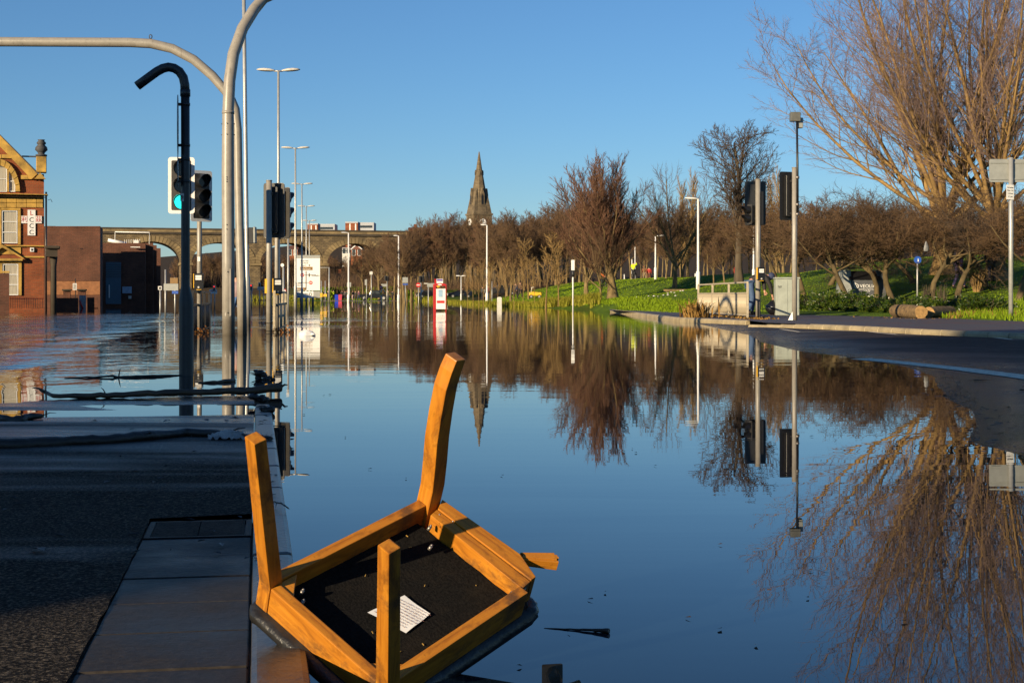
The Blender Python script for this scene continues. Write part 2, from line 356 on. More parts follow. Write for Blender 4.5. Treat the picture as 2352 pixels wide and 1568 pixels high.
# ---- left pavement (asphalt, edging slabs, kerb stones)
def XK(Y): return -.379-.1724*(Y-2.795)          # outer kerb edge
AX=Vector((-.1724,1,0)).normalized(); NX=Vector((AX.y,-AX.x,0))  # along the kerb, and towards the road
def zp(X,Y):
    X=np.asarray(X,float); Y=np.asarray(Y,float)
    n=.010*np.sin(X*.55+.8*np.sin(Y*.9))*np.sin(Y*2.1+.9*np.sin(X*.8))+.005*np.sin(Y*4.3+X*.9)*np.sin(X*.5+1)+.0025*np.sin(Y*9.1+1.7*np.sin(X*1.9))
    base=np.where(Y<11,.070-.0090*(Y-3),-.002-.007*(Y-11))
    return base+n*np.clip((Y-5)/3,0,1)
def zpf(x,y): return float(zp(np.array([x]),np.array([y]))[0])
t=NT('wet_asphalt'); w=t.wpos(); n1=t.noise(w,90,3,.75); n2=t.noise(w,.9,4,.6); n3=t.noise(w,300,2,.8)
t.col(t.ramp(n1,[(.32,(.006,.006,.006)),(.50,(.026,.023,.020)),(.68,(.19,.155,.115))]))
sp=t.new('ShaderNodeSeparateXYZ'); t.l(w,sp.inputs[0])
wy=t.new('ShaderNodeMapRange'); wy.inputs[1].default_value=.055; wy.inputs[2].default_value=.004; t.l(sp.outputs[2],wy.inputs[0])
film=t.noise(t.wpos((.35,1.6,1)),1.0,4,.55,.5)
wet=t.math('ADD',t.math('MULTIPLY',wy.outputs[0],1.0),t.math('MULTIPLY',t.math('SUBTRACT',film,.56),2.2),clamp=True)
t.set(Roughness=t.math('SUBTRACT',.75,t.math('MULTIPLY',wet,.69)))
t.l(t.math('ADD',.02,t.math('MULTIPLY',wet,.48)),t.b.inputs['Specular IOR Level'])
bs=t.math('SUBTRACT',1.0,t.math('MULTIPLY',wet,.9)); t.bump(t.math('MULTIPLY',t.math('ADD',n1,t.math('MULTIPLY',n3,.4)),bs),1.0,.010); m_asph=t.mat
ys=np.concatenate([np.linspace(-12,2,12),np.linspace(2.2,16,120),np.linspace(16.5,30,10)])
ss=np.concatenate([np.linspace(0,3,31),np.linspace(3.2,14,30)])
def strip_grid(name,off_fn,mat):
    vs=[];fs=[];nx=len(ss)
    for y in ys:
        e=XK(y)-off_fn(y)
        for s in ss: vs.append((e-s,y,zpf(e-s,y)))
    for j in range(len(ys)-1):
        for i in range(nx-1):
            a=j*nx+i; fs.append((a+1,a,a+nx,a+nx+1))
    me=bpy.data.meshes.new(name); me.from_pydata(vs,[],fs); me.materials.append(mat); me.polygons.foreach_set('use_smooth',[True]*len(fs)); me.update()
    return mesh_obj(name,me)
SL0,SL1=-6.0,4.63; KW,SW=.115,.335; GY1=4.98
pavement=strip_grid('pavement',lambda y:(KW+.004)/AX.y if y>GY1+.01 else (KW+SW+.0015)/AX.y+.003*math.sin(y*23)+.003*math.sin(y*57),m_asph)
tag(pavement,kind='structure',label='wet asphalt pavement sloping down into the flood')
t=NT('concrete_slab'); w=t.wpos(); n1=t.noise(w,55,4,.7); n2=t.noise(w,2.2,5,.65)
t.col(t.ramp(t.math('ADD',t.math('MULTIPLY',n1,.45),t.math('MULTIPLY',n2,.55)),[(.33,(.014,.012,.011)),(.52,(.036,.031,.027)),(.72,(.075,.062,.05))]))
t.set(Roughness=t.ramp(n2,[(.35,(.34,)*3),(.65,(.6,)*3)])); t.b.inputs['Specular IOR Level'].default_value=.07; t.bump(n1,.45,.004); m_slab=t.mat
t=NT('kerb_stone'); w=t.wpos(); n1=t.noise(w,40,4,.7); n2=t.noise(w,1.6,5,.65)
t.col(t.ramp(t.math('ADD',t.math('MULTIPLY',n1,.4),t.math('MULTIPLY',n2,.6)),[(.33,(.16,.13,.08)),(.52,(.36,.29,.17)),(.72,(.48,.39,.235))])); t.set(Roughness=.55); t.bump(n1,.4,.005); m_kerb=t.mat
m_kerbwet=mk('wet_dark_kerb',(.06,.054,.048),.30,0,.5,14,.25,50)
def along(Y,off): # world xy of a point 'off' metres in from the outer kerb edge at along-kerb position of Y
    b=Vector((XK(Y),Y,0))-NX*off; return b
def kerb_block(y0,y1,o0,o1,depth,lift=0.0):
    mb=MB(); c=[]
    for (y,o) in ((y0,o0),(y1,o0),(y1,o1),(y0,o1)):
        p=along(y,o); c.append(p)
    z=[.070-.0090*(q.y-3)+lift if q.y<11 else -.002-.007*(q.y-11)+lift for q in c]
    mb.add([(q.x,q.y,zz) for q,zz in zip(c,z)]+[(q.x,q.y,zz-depth) for q,zz in zip(c,z)],[(0,1,2,3),(7,6,5,4),(0,4,5,1),(1,5,6,2),(2,6,7,3),(3,7,4,0)])
    return mb
y=SL1-.335*9; k=0
while y<SL1-.01:
    mb=kerb_block(y+.0035,y+.335-.0035,KW+.004,KW+SW,.05,-.003+rnd.uniform(-.002,.002)); mb.build('paving_slab',m_slab,pavement,bevel=.003); y+=.335
mb=MB(); # dark bedding visible in the joints
kerb_block(SL1-.335*9.3,GY1+.02,KW-.003,KW+SW+.02,.02,-.014).build('joint_bed',m_barkd,pavement)
y=1.05
while y<15:
    mb=kerb_block(y+.004,y+.80-.004,0,KW,.3,.004+rnd.uniform(-.003,.003)); mb.build('kerb_stone',m_kerbwet,pavement,bevel=.014,seg=2); y+=.80
# drain cover set in the edging
dc=thing('drain_cover','ribbed iron drain cover set between the edging slabs and asphalt','drain cover',tuple(along((SL1+GY1)/2,KW+SW/2+.0)+Vector((0,0,zpf(-1,4.8)-.001))),math.atan2(.1724,1))
m_iron=mk('wet_cast_iron',(.010,.010,.011),.45,0,.4,30,.3,80,spec=.04)
mb=MB(); a,b=SW/2-.004,(GY1-SL1)/2-.004
for x0,x1,y0,y1 in ((-a,a,-b,-b+.018),(-a,a,b-.018,b),(-a,-a+.018,-b+.018,b-.018),(a-.018,a,-b+.018,b-.018)): mb.box(x0,x1,y0,y1,-.03,.002)
mb.build('frame',m_iron,dc,bevel=.002)
mb=MB(); mb.box(-a+.017,a-.017,-b+.017,b-.017,-.04,-.012); mb.build('pan',m_black,dc)
for i in range(14):
    mb=MB(); yy=-b+.03+i*(2*b-.06)/13
    for s in (-1,1):
        mb.obox((s*(a-.02)/2,yy,-.004),(a-.022,.009,.012),Matrix.Rotation(s*-.12,3,'Z'))
    mb.build('rib',m_iron,dc)

# ---- right-hand road coming out of the water
WL=pxd([(1722,770),(1747,785.5),(1833,806),(1970,822),(2080,842),(2143,864),(2151,888),(2172,903.5),(2160,909),(2190,924),(2234,943),(2238,976),(2226,1006),(2236,1020),(2300,1034),(2352,1050)])
WLP=[(WL[0][0]+1.2,60)]+WL+[(2.9,6.2),(3.4,3),(3.8,-6)]
WLY=[p[1] for p in WLP][::-1]; WLX=[p[0] for p in WLP][::-1]
def road_z(X,Y):
    X=np.asarray(X,float); Y=np.asarray(Y,float)
    s=polydist(X,Y,WLP)*np.where(X>np.interp(Y,WLY,WLX),1,-1)
    n=.002*np.sin(X*2.1+Y*.7)*np.sin(Y*1.3-X*.4)+.0012*np.sin(X*5.3+1)*np.sin(Y*3.1)
    return np.where(s>0,.036*np.tanh(s*.4)+n*np.clip(s,0,1),.04*s)
def rz(x,y): return float(road_z(np.array([x]),np.array([y]))[0])
t=NT('road_asphalt'); w=t.wpos(); n1=t.noise(w,45,4,.75); n2=t.noise(w,.6,4,.6); n3=t.noise(w,5,4,.6)
t.col(t.ramp(t.math('ADD',t.math('MULTIPLY',n1,.7),t.math('MULTIPLY',n3,.3)),[(.34,(.010,.009,.009)),(.52,(.042,.033,.029)),(.70,(.15,.11,.09))]))
wetr=t.new('ShaderNodeMapRange'); sp=t.new('ShaderNodeSeparateXYZ'); t.l(w,sp.inputs[0]); t.l(t.math('ADD',sp.outputs[2],t.math('MULTIPLY',t.math('SUBTRACT',n2,.5),.03)),wetr.inputs[0])
wetr.inputs[1].default_value=.002; wetr.inputs[2].default_value=.03; wetr.inputs[3].default_value=.16; wetr.inputs[4].default_value=.6
t.set(Roughness=wetr.outputs[0]); t.b.inputs['Specular IOR Level'].default_value=.06; t.bump(n1,1.0,.035); m_road=t.mat
xs=np.concatenate([np.linspace(1.5,9,120),np.linspace(9.2,30,50)]); ys=np.concatenate([np.linspace(-8,6,12),np.linspace(6.3,32,130),np.linspace(32.5,58,36)])
road=tag(grid('road',xs,ys,road_z,m_road,mask=lambda x,y:not (x>9 and x>10.5+.7*(30-y))),kind='structure',label='dark asphalt side road rising out of the flood')
m_line=mk('worn_road_paint',(.84,.70,.55),.75,0,.5,18,spec=.1)
def strip(name,pts,width,zf,mat,parent,lift=.005):
    mb=MB(); pts=[Vector((*p,0)) for p in pts]; L=[];R=[]
    fine=[]
    for a,b in zip(pts[:-1],pts[1:]):
        n=max(1,int((b-a).length/.3)); fine+=[a.lerp(b,i/n) for i in range(n)]
    fine.append(pts[-1])
    for i,p in enumerate(fine):
        tdir=(fine[min(i+1,len(fine)-1)]-fine[max(i-1,0)]).normalized(); nn=Vector((-tdir.y,tdir.x,0))*width/2
        for q,l in ((p+nn,L),(p-nn,R)): l.append((q.x,q.y,zf(q.x,q.y)+lift))
    n=len(L); mb.add(L+R,[(i,i+1,n+i+1,n+i) for i in range(n-1)]); return mb.build(name,mat,parent)
def rp(x,y,z=.05): d=D(y,z); return (WX(x,d),d)
strip('lane_line',[rp(1975,823.5,.0),rp(2090,832,.02),rp(2220,844.5,.03),rp(2352,860.5,.035),rp(2500,882,.04)],.30,rz,m_line,road,.006)
kr=[Vector((*p,0)) for p in KERB_R]
def zig(a,b,c): strip('zigzag_marking',[rp(*a),rp(*b),rp(*c)],.11,rz,m_line,road,.006)
zig((1794,753),(1836,759),(1975,757.5)); zig((1998,760),(2060,766.5),(2215,768)); zig((2262,770.5),(2325,778.5),(2460,779))
for (x,y) in ((2255,870),(2362,892),(2310,930)):
    q=rp(x,y,.03); mb=MB(); [mb.add([(.05*math.cos(q*2.1+x)*k_-.01*q,.03*math.sin(q*2.1+x)*k_,.004+.012*((q+j)%2)) for j,k_ in enumerate((1,.6,1.1,.7))],[(0,1,2,3)]) for q in range(5)]; mb.cone3(Vector((-.07,0,.01)),Vector((.09,.03,.015)),.008); o=mb.build('wet_leaf_clump',m_barkd); o.location=(q[0],q[1],rz(*q)); o.rotation_euler=(0,0,x); tag(o,'small dark clump of leaves on the dark side road','leaf clump','leaf clumps on the side road')

rr_=random.Random(91); mb=MB()
for i in range(420):
    k=rr_.randrange(1,len(WL)-1); t_=rr_.random(); ax_,ay_=WL[k]; bx_,by_=WL[k+1] if k+1<len(WL) else WL[k]
    x=ax_+(bx_-ax_)*t_+rr_.gauss(.05,.10); y=ay_+(by_-ay_)*t_+rr_.gauss(0,.15); z=max(rz(x,y),0)+.004; s=rr_.uniform(.006,.035); a=rr_.uniform(0,6.28)
    mb.add([(x+s*math.cos(a+q)*k_,y+s*math.sin(a+q)*k_,z+.003*(q>2)) for q,k_ in ((0,1),(1.5,.35),(3.1,1),(4.6,.4))],[(0,1,2,3)])
tag(mb.build('tide_litter',mk('wet_leaf_scraps',(.05,.034,.02),.6,0,.5,30)),'thin line of leaf scraps left along the water edge on the side road','leaf litter',kind='stuff')
# ---- right-hand pavement
t=NT('footway_asphalt'); w=t.wpos(); n1=t.noise(w,30,4,.7); n2=t.noise(w,.5,5,.6)
redm=t.ramp(n2,[(.52,(0,0,0)),(.60,(1,1,1))])
t.col(t.mix(t.math('MULTIPLY',redm,.6),t.ramp(n1,[(.35,(.045,.042,.046)),(.65,(.11,.10,.105))]),(.13,.05,.035))); t.set(Roughness=.62); t.bump(n1,.5,.006); m_foot=t.mat
mb=MB(); PZ=.13
n=len(PAVE); cx=sum(p[0] for p in PAVE)/n
bm=bmesh.new(); vsb=[bm.verts.new((x,y,PZ)) for x,y in PAVE]; bm.faces.new(vsb); bmesh.ops.triangulate(bm,faces=bm.faces[:])
me=bpy.data.meshes.new('footway'); bm.to_mesh(me); bm.free(); me.materials.append(m_foot)
footway=tag(mesh_obj('footway',me),kind='structure',label='grey and red asphalt footway behind the far kerb')
def kerb_run(pts,L,start_drop=None):
    pts=[Vector((*p,0)) for p in pts]; seg=[]; acc=[0]
    for a,b in zip(pts[:-1],pts[1:]): acc.append(acc[-1]+(b-a).length)
    def at(s):
        for i in range(len(pts)-1):
            if s<=acc[i+1] or i==len(pts)-2:
                return pts[i].lerp(pts[i+1],(s-acc[i])/(acc[i+1]-acc[i]))
    s=0
    while s+L<acc[-1]:
        a,b=at(s+.008),at(s+L-.008); tdir=(b-a).normalized(); nn=Vector((tdir.y,-tdir.x,0))
        if nn.dot(Vector((0,-1,0)))<0 and nn.dot(Vector((-1,0,0)))<0: nn=-nn
        top=PZ+.012; 
        if start_drop and s<start_drop: top=PZ-.055+.067*(s/start_drop)
        mb=MB(); f0=nn*.07; f1=nn*-.075; ft=nn*.025
        ring=lambda p:[p+f0+Vector((0,0,-.2)),p+f0+Vector((0,0,top-.05)),p+ft+Vector((0,0,top)),p+f1+Vector((0,0,top)),p+f1+Vector((0,0,-.2))]
        mb.loft([ring(a),ring(b)]); mb.build('kerb_stone',m_kerb,footway,bevel=.012,fix=True)
        s+=L
kerb_run(KERB_L,.82); kerb_run(KERB_R,.72,3.0)
# ---- building behind the viewer that shades the road (outside the picture)
T_=75.0; sxy=Vector((math.sin(SUN_AZ),math.cos(SUN_AZ),0)); c0=Vector((35.6,47.2,0))-sxy*T_; ed=Vector((-.827,-.562,0))
hb=T_*math.tan(SUN_EL)
bt=thing('office_building','large brown brick building behind the viewer shading the road','building',tuple(c0))
mb=MB(); base=[Vector((0,0,0)),ed*62,ed*62-sxy*12,-sxy*12]
mb.loft([[p+Vector((0,0,-.4)) for p in base],[p+Vector((0,0,hb)) for p in base]]); mb.build('wall',m_brick2,bt)
for fl in range(5):
    for i in range(12):
        p=ed*(3+i*4.9)+Vector((0,0,1.3+fl*3.3)); nrm=Vector((ed.y,-ed.x,0)); nrm=nrm if nrm.dot(sxy)>0 else -nrm
        mb=MB(); mb.obox(p+ed*.8+Vector((0,0,.9)),(1.6,.08,1.8),Matrix((ed,nrm,Vector((0,0,1)))).transposed()); mb.build('window',m_glass,bt)
# ------------------------------------------------------------------ the upturned broken chair
CR=np.array([[.733,.652,.195],[-.482,.700,-.527],[-.480,.292,.827]]); CT=np.array([-.598,3.496,-.668]); CK=.889
u_,s_,v_=np.linalg.svd(CR); CR=u_@v_
chair=thing('broken_chair','upturned wooden chair with black seat, one leg snapped off, at the kerb edge','chair')
M4=Matrix([[CR[i][j]*CK for j in range(3)]+[CT[i]*CK+(CAMH if i==2 else 0)] for i in range(3)]+[[0,0,0,1]])
chair.matrix_world=M4
def ray(x,y): return np.array([(x-CX)/FP,1,(HZ-y)/FP])
def on_plane(x,y,z):   # chair-local point seen at (x,y) on local plane z
    A=np.c_[CR[:,0],CR[:,1],-ray(x,y)]; a,b,l=np.linalg.solve(A,-(CT+CR[:,2]*z)); return (a,b,z)
def on_e1(x,y,e):
    A=np.c_[CR[:,1],CR[:,2],-ray(x,y)]; b,c,l=np.linalg.solve(A,-(CT+CR[:,0]*e)); return (e,b,c)
CW,CD,S0,S1,HR,LF,BXo,RX,Q1,Q2=.44,.561,.040,.034,.080,.478,.02,.433,.007,.105
t=NT('varnished_pine'); v=t.coord('Object',(1,1,1)); vs_=t.coord('Object',(2.0,26,26))
n1=t.noise(vs_,1.6,6,.6,.8); n2=t.noise(v,9,5,.65); n3=t.noise(v,45,3,.6)
cc=t.ramp(n1,[(.25,(.24,.075,.008)),(.45,(.43,.155,.012)),(.6,(.52,.205,.017)),(.78,(.58,.25,.024))])
n4=t.noise(t.coord('Object',(5,14,14)),1.3,6,.7,.5); cc=t.mix(t.ramp(n4,[(.50,(0,0,0)),(.66,(.85,.85,.85))]),cc,(.16,.055,.008)); cc=t.mix(t.ramp(n2,[(.55,(0,0,0)),(.68,(.9,.9,.9))]),cc,(.10,.045,.014)); cc=t.mix(t.ramp(n3,[(.70,(0,0,0)),(.76,(.8,.8,.8))]),cc,(.05,.028,.014))
t.col(cc); t.set(Roughness=t.ramp(n2,[(.3,(.34,)*3),(.7,(.6,)*3)])); t.bump(t.math('ADD',n1,t.math('MULTIPLY',n3,.5)),.22,.004); m_pine=t.mat
m_seat=mk('black_leatherette',(.018,.017,.016),.36,0,.5,22,.5,26)
t=NT('black_dust_cloth'); v=t.coord('Object'); n1=t.noise(v,160,3,.7); n2=t.noise(v,10,5,.6)
t.col(t.mix(t.ramp(n2,[(.5,(0,0,0)),(.75,(.5,.5,.5))]),t.ramp(n1,[(.35,(.004,.004,.004)),(.65,(.013,.012,.011))]),(.022,.017,.012))); t.set(Roughness=.95); t.b.inputs['Specular IOR Level'].default_value=.08; t.bump(n1,.6,.004); m_cloth=t.mat
def wood_part(name,rings,axis,bevel=.003,label=None):
    """rings: list of 4-corner rings in chair space; object gets local x along 'axis' so that the grain runs with the timber"""
    ax=Vector(axis).normalized(); h=Vector((0,0,1)) if abs(ax.z)<.9 else Vector((1,0,0)); yv=h.cross(ax).normalized(); zv=ax.cross(yv)
    Rm=Matrix((ax,yv,zv)).transposed(); c=sum((Vector(p) for r in rings for p in r),Vector())/(len(rings)*len(rings[0]))
    mb=MB(); mb.loft([[Rm.transposed()@(Vector(p)-c) for p in r] for r in rings])
    o=mb.build(name,m_pine,chair,bevel=bevel,seg=2); o.matrix_parent_inverse.identity(); o.matrix_local=Matrix.Translation(c)@Rm.to_4x4()
    if label: o['label']=label
    return o
def sq(x,y,z,s,dx=0,dy=0): return [(x+dx,y+dy,z),(x+s+dx,y+dy,z),(x+s+dx,y+s+dy,z),(x+dx,y+s+dy,z)]
o_=(S0-S1)/2
wood_part('front_leg',[sq(0,0,-HR,S0),sq(0,0,0,S0),sq(o_-Q1,o_-Q2,LF,S1)],(0,-.2,1))
wood_part('front_leg',[sq(CW-S0,0,-HR,S0),sq(CW-S0,0,0,S0),sq(CW-S0+o_+Q1,o_-Q2,LF,S1)],(0,-.2,1))
rl=[]; e=BXo+S0/2
for (x,y,hs) in ((992,1150,.0225),(994,1110,.0225),(998,1060,.0225),(1004,1000,.0222),(1013,940,.0215),(1024,882,.0208),(1036,845,.020),(1047,818,.019)):
    _,b,c=on_e1(x,y,e); rl.append((b,c,hs))
b0,c0_,_=rl[0]; rl=[(CD-S0/2,-HR,.0225),(CD-S0/2,-.01,.0225)]+[(b*w_+(CD-S0/2)*(1-w_),c,h) for (b,c,h),w_ in zip(rl[1:],(.6,.85,1,1,1,1,1)) if c>.02]
rings=[]
for i,(b,c,hs) in enumerate(rl):
    a_=rl[max(i-1,0)]; d_=rl[min(i+1,len(rl)-1)]; tv=Vector((0,d_[0]-a_[0],d_[1]-a_[1])).normalized(); nv=Vector((0,tv.z,-tv.y))
    c3=Vector((e,b,c)); rings.append([c3+Vector((sx*hs,0,0))+nv*sy*hs for sx,sy in ((-1,-1),(1,-1),(1,1),(-1,1))])
wood_part('rear_leg',rings,(0,.15,1),label='curved rear leg')
def rail(name,p0,p1,q0,q1,z0=-HR,z1=0.0,**k):   # p: outer edge, q: inner edge
    r=lambda p,q:[(p[0],p[1],z0),(p[0],p[1],z1),(q[0],q[1],z1),(q[0],q[1],z0)]
    return wood_part(name,[r(p0,q0),r(p1,q1)],(p1[0]-p0[0],p1[1]-p0[1],0),**k)
T=.028
rail('seat_rail',(S0+.001,.002),(CW-S0-.001,.002),(S0+.001,.002+T),(CW-S0-.001,.002+T))                         # front
rail('seat_rail',(.004,S0+.001),(BXo+.004,CD-S0-.001),(.004+T,S0+.001),(BXo+.004+T,CD-S0-.001))                # side
rail('seat_rail',(CW-.012,S0+.001),(RX-.006,CD-.062),(CW-.012-T,S0+.001),(RX-.006-T,CD-.062))                   # side by the broken corner
def px_rail(pxs,z1,z0,axis):
    pl=[on_plane(x,y,0.0) for x,y in pxs]; wood_part('seat_rail',[[(a,b,z0) for a,b,_ in pl],[(a,b,z1) for a,b,_ in pl]],axis,bevel=.002)
a_,b_=on_plane(1014,1145,0),on_plane(1194,1271,0); axr=(b_[0]-a_[0],b_[1]-a_[1],0)
px_rail([(1016,1146),(1194,1270.7),(1231,1323.5),(1220.5,1330.5),(1006,1167)],0.0,-HR,axr)       # rear, outer
px_rail([(1004,1167.5),(1219,1332),(1200,1349),(989.5,1180)],-.003,-HR,axr)                     # rear, inner batten
# corner blocks
def block(pts,z0,z1):
    mb=MB(); mb.prism(pts,lambda a,b,d:(a,b,d),z0,z1); mb.build('corner_block',m_pine,chair,bevel=.002)
block([(S0-.008,T+.003),(S0+.05,T+.003),(T+.007,S0+.05),(T+.006,S0-.004)],-.05,-.006)
block([(CW-S0-.055,T+.003),(CW-S0+.002,T+.003),(CW-.012-T-.002,S0+.004),(CW-.012-T-.002,S0+.055)],-.05,-.006)
# splintered stump of the missing leg
sp0=Vector(on_plane(1190,1281,-.02)); sp1=Vector(on_plane(1281,1287,-.02)); dv=(sp1-sp0); 
side=Vector((0,0,1)).cross(dv).normalized(); rr=random.Random(3)
for k_ in range(5):
    w0,w1=(k_-2.5)*.0075,(k_-1.5)*.0075-.0008; ln=1.0-rr.uniform(0,.10); st=rr.uniform(0,.12)
    a=sp0+dv*st; b=sp0+dv*ln; zt=.014-rr.uniform(0,.006)
    mk4=lambda p,s:[p+side*w0*s+Vector((0,0,-.016*s)),p+side*w1*s+Vector((0,0,-.016*s)),p+side*w1*s+Vector((0,0,zt*s)),p+side*w0*s+Vector((0,0,zt*s))]
    wood_part('broken_stump',[mk4(a,.75),mk4(a.lerp(b,.4),.85),mk4(b,1.0)],dv,bevel=.0008,label='splintered stump of a snapped leg')
# dust cloth, seat pad
mb=MB(); zc=-.052
pts=[]; nn=14
for j in range(nn+1):
    for i in range(nn+1):
        u=i/nn; w_=j/nn; xa=.03+.012*w_; xb=CW-.035-.0*w_; x=xa+(xb-xa)*u; y=.026+(CD-.088)*w_
        pts.append((x,y,zc-.006*math.sin(math.pi*u)*math.sin(math.pi*w_)+.0015*math.sin(u*23+w_*9)*math.sin(w_*17)))
mb.add(pts,[(j*(nn+1)+i,j*(nn+1)+i+1,(j+1)*(nn+1)+i+1,(j+1)*(nn+1)+i) for j in range(nn) for i in range(nn)],0,True)
mb.build('dust_cloth',m_cloth,chair)
def rr_ring(g,z,n=9):
    x0,x1,y0,y1=-.006-g,CW-.008+g,-.010-g,CD+.004+g; r=.035+max(g,0); out=[]
    for cx_,cy_,a0 in ((x1-r,y0+r,-90),(x1-r,y1-r,0),(x0+r,y1-r,90),(x0+r,y0+r,180)):
        for k_ in range(n):
            a=math.radians(a0+90*k_/(n-1)); out.append((cx_+r*math.cos(a),cy_+r*math.sin(a),z))
    return out
rw=random.Random(5)
prof=[(-.012,-HR-.001),(.004,-HR-.004),(.013,-HR-.013),(.015,-HR-.024),(.011,-HR-.036),(-.004,-HR-.044),(-.04,-HR-.048)]
rings=[]
for g,z in prof:
    rg=rr_ring(g,z); rings.append([(x+.0016*math.sin(i*1.9+z*300),y+.0016*math.sin(i*2.7+z*210),zz+.0018*math.sin(i*1.3)) for i,(x,y,zz) in enumerate(rg)])
mb=MB(); mb.loft(rings,sm=True); sp_=mb.build('seat_pad',m_seat,chair)
# paper label
lc=[Vector(on_plane(*q,zc+.003)) for q in ((843.9,1406.2),(928.9,1366.7),(988,1409.7),(932.4,1452.7))]
mb=MB(); nn=6; pts=[]
for j in range(nn+1):
    for i in range(nn+1):
        u,w_=i/nn,j/nn; p=lc[0].lerp(lc[1],u).lerp(lc[3].lerp(lc[2],u),w_); pts.append((p.x,p.y,p.z+.003*(u-.5)**2+.0012*math.sin(u*9+w_*5)))
mb.add(pts,[(j*(nn+1)+i,j*(nn+1)+i+1,(j+1)*(nn+1)+i+1,(j+1)*(nn+1)+i) for j in range(nn) for i in range(nn)],0,True)
lab=mb.build('care_label',m_white,chair); lab['label']='white printed paper label on the black cloth'
ex=(lc[3]-lc[0]).normalized(); ey=(lc[1]-lc[0]).normalized(); ez=ex.cross(ey)
mb=MB(); rr=random.Random(11)
for r in range(9):
    a=.012+r*.0098
    if a>(lc[1]-lc[0]).length-.008: break
    b=.008
    while b<(lc[3]-lc[0]).length-.016:
        wl=rr.uniform(.004,.012); p=lc[0]+ey*a+ex*b; q=p+ex*wl; h=ey*.0008; z=Vector((0,0,.0034))
        mb.add([p-h+z,q-h+z,q+h+z,p+h+z],[(0,1,2,3)]); b+=wl+.003
mb.build('printed_lines',mk('dark_red_print',(.22,.09,.07),.6),lab)
# screws and bolts
for (x,y,z) in ((986,1213,0),(988,1258,0),(1176,1339,0),(1172,1366,0),(1202,1354,0),(693,1360,0),(694,1384,0),(1006,1188,1),(1037,1203,1)):
    p=Vector(on_plane(x,y,-.012 if z else -.02)); mb=MB(); mb.tube([p+Vector((.0,-.004,-.004)),p+Vector((-.0,.004,.006))],.0048,8); mb.ball(p+Vector((0,.004,.007)),.0036,8,5); mb.build('bolt',m_chrome,chair)
for i in range(14):   # wood chips and grit on the cloth and rail
    rr=random.Random(100+i); p=Vector((rr.uniform(.06,.40),rr.uniform(.05,.5),zc+.002))
    mb=MB(); mb.obox(p,(rr.uniform(.003,.008),.0016,.0014),Matrix.Rotation(rr.uniform(0,3),3,'Z')); 
    if i==0: chips=mb
    else: chips.add(mb.v,mb.f)
tag(chips.build('wood_chips',m_stone,chair),kind='stuff')
# ------------------------------------------------------------------ flood debris on the pavement
def debris(name,pts,rads,label,mat,cat='branch',n=8,wob=.004,seed=1,twigs=()):
    rr=random.Random(seed); pv=[Vector(p) for p in pts]; fine=[];fr=[]
    for i in range(len(pv)-1):
        for k_ in range(5):
            tt=k_/5; fine.append(pv[i].lerp(pv[i+1],tt)+Vector((rr.gauss(0,wob),rr.gauss(0,wob),rr.gauss(0,wob)*.6))); fr.append((rads[i]*(1-tt)+rads[i+1]*tt)*rr.uniform(.88,1.12))
    fine.append(pv[-1]); fr.append(rads[-1])
    r=thing(name,label,cat,tuple(fine[0])); mb=MB(); mb.tube(fine,fr,n); mb.build('stem',mat,r,world=True)
    for (i,dx,dy,dz,rad) in twigs:
        p=fine[min(i,len(fine)-1)]; mb=MB(); mb.tube([p,p+Vector((dx,dy,dz))*.6+Vector((0,0,.01)),p+Vector((dx,dy,dz))],[rad,rad*.7,rad*.3],5); mb.build('twig',mat,r,world=True)
    return r
def GP(x,y,z=.0):
    d=D(y,z); return Vector((WX(x,d),d,z))
m_wetwood=mk('wet_driftwood',(.085,.050,.026),.5,0,.55,9,.6,40,stretch=(.4,1,1))
m_wetdark=mk('wet_dark_driftwood',(.028,.021,.016),.45,0,.5,9,.6,40,stretch=(.4,1,1))
debris('drift_branch',[GP(88,893,.05),GP(122,909,.025),GP(210,908,.022),GP(300,905,.03),GP(400,902,.035),GP(500,899,.037),GP(580,897,.045),GP(645,889,.065)],[.008,.018,.020,.022,.026,.028,.031,.038],'long bare brown branch with a split end, stranded across the wet pavement',m_wetwood,seed=2,twigs=((34,.05,.02,.05,.01),(12,-.05,.03,.06,.006),(3,-.12,.02,.04,.014),(35,.06,-.03,.02,.012)))
debris('drift_branch',[GP(-60,1026,.035),GP(40,1021,.04),GP(150,1015,.04),GP(250,1011,.04),GP(340,1001,.045),GP(430,994,.04),GP(520,997,.04),GP(600,1003,.05)],[.032,.034,.032,.030,.027,.024,.018,.008],'dark curved branch with a plastic bag caught on its end, lying on asphalt',m_wetdark,seed=4,twigs=((20,.03,-.05,.02,.006),(30,.1,.02,.03,.006)))
debris('drift_branch',[GP(150,868,.004),GP(230,866,.006),GP(300,865,.008),GP(360,863,.01),GP(430,860,.004)],[.004,.010,.014,.012,.004],'thin dark twig afloat in front of the hooked pole',m_wetdark,seed=5,wob=.006,twigs=((8,.02,.0,.09,.008),))
debris('drift_branch',[GP(455,879,.004),GP(500,877,.008),GP(538,873,.012)],[.006,.016,.020],'short stubby stick afloat beside the hooked pole',m_wetwood,seed=6)
debris('floating_twig',[GP(1250,1442,.0),GP(1310,1444,.002),GP(1360,1446,.004),GP(1399,1448,.006)],[.0012,.002,.0035,.0062],'thin tapering stick floating on open water beside the chair','' or m_wetdark,seed=7,wob=.0006)
debris('kerb_twig',[GP(628,1152,.07),GP(645,1155,.075),GP(658,1163,.07),GP(664,1168,.055)],[.003,.003,.0025,.0015],'small curled twig hanging over the kerb edge',m_wetdark,seed=8,wob=.001,twigs=((3,-.01,.01,-.02,.002),))
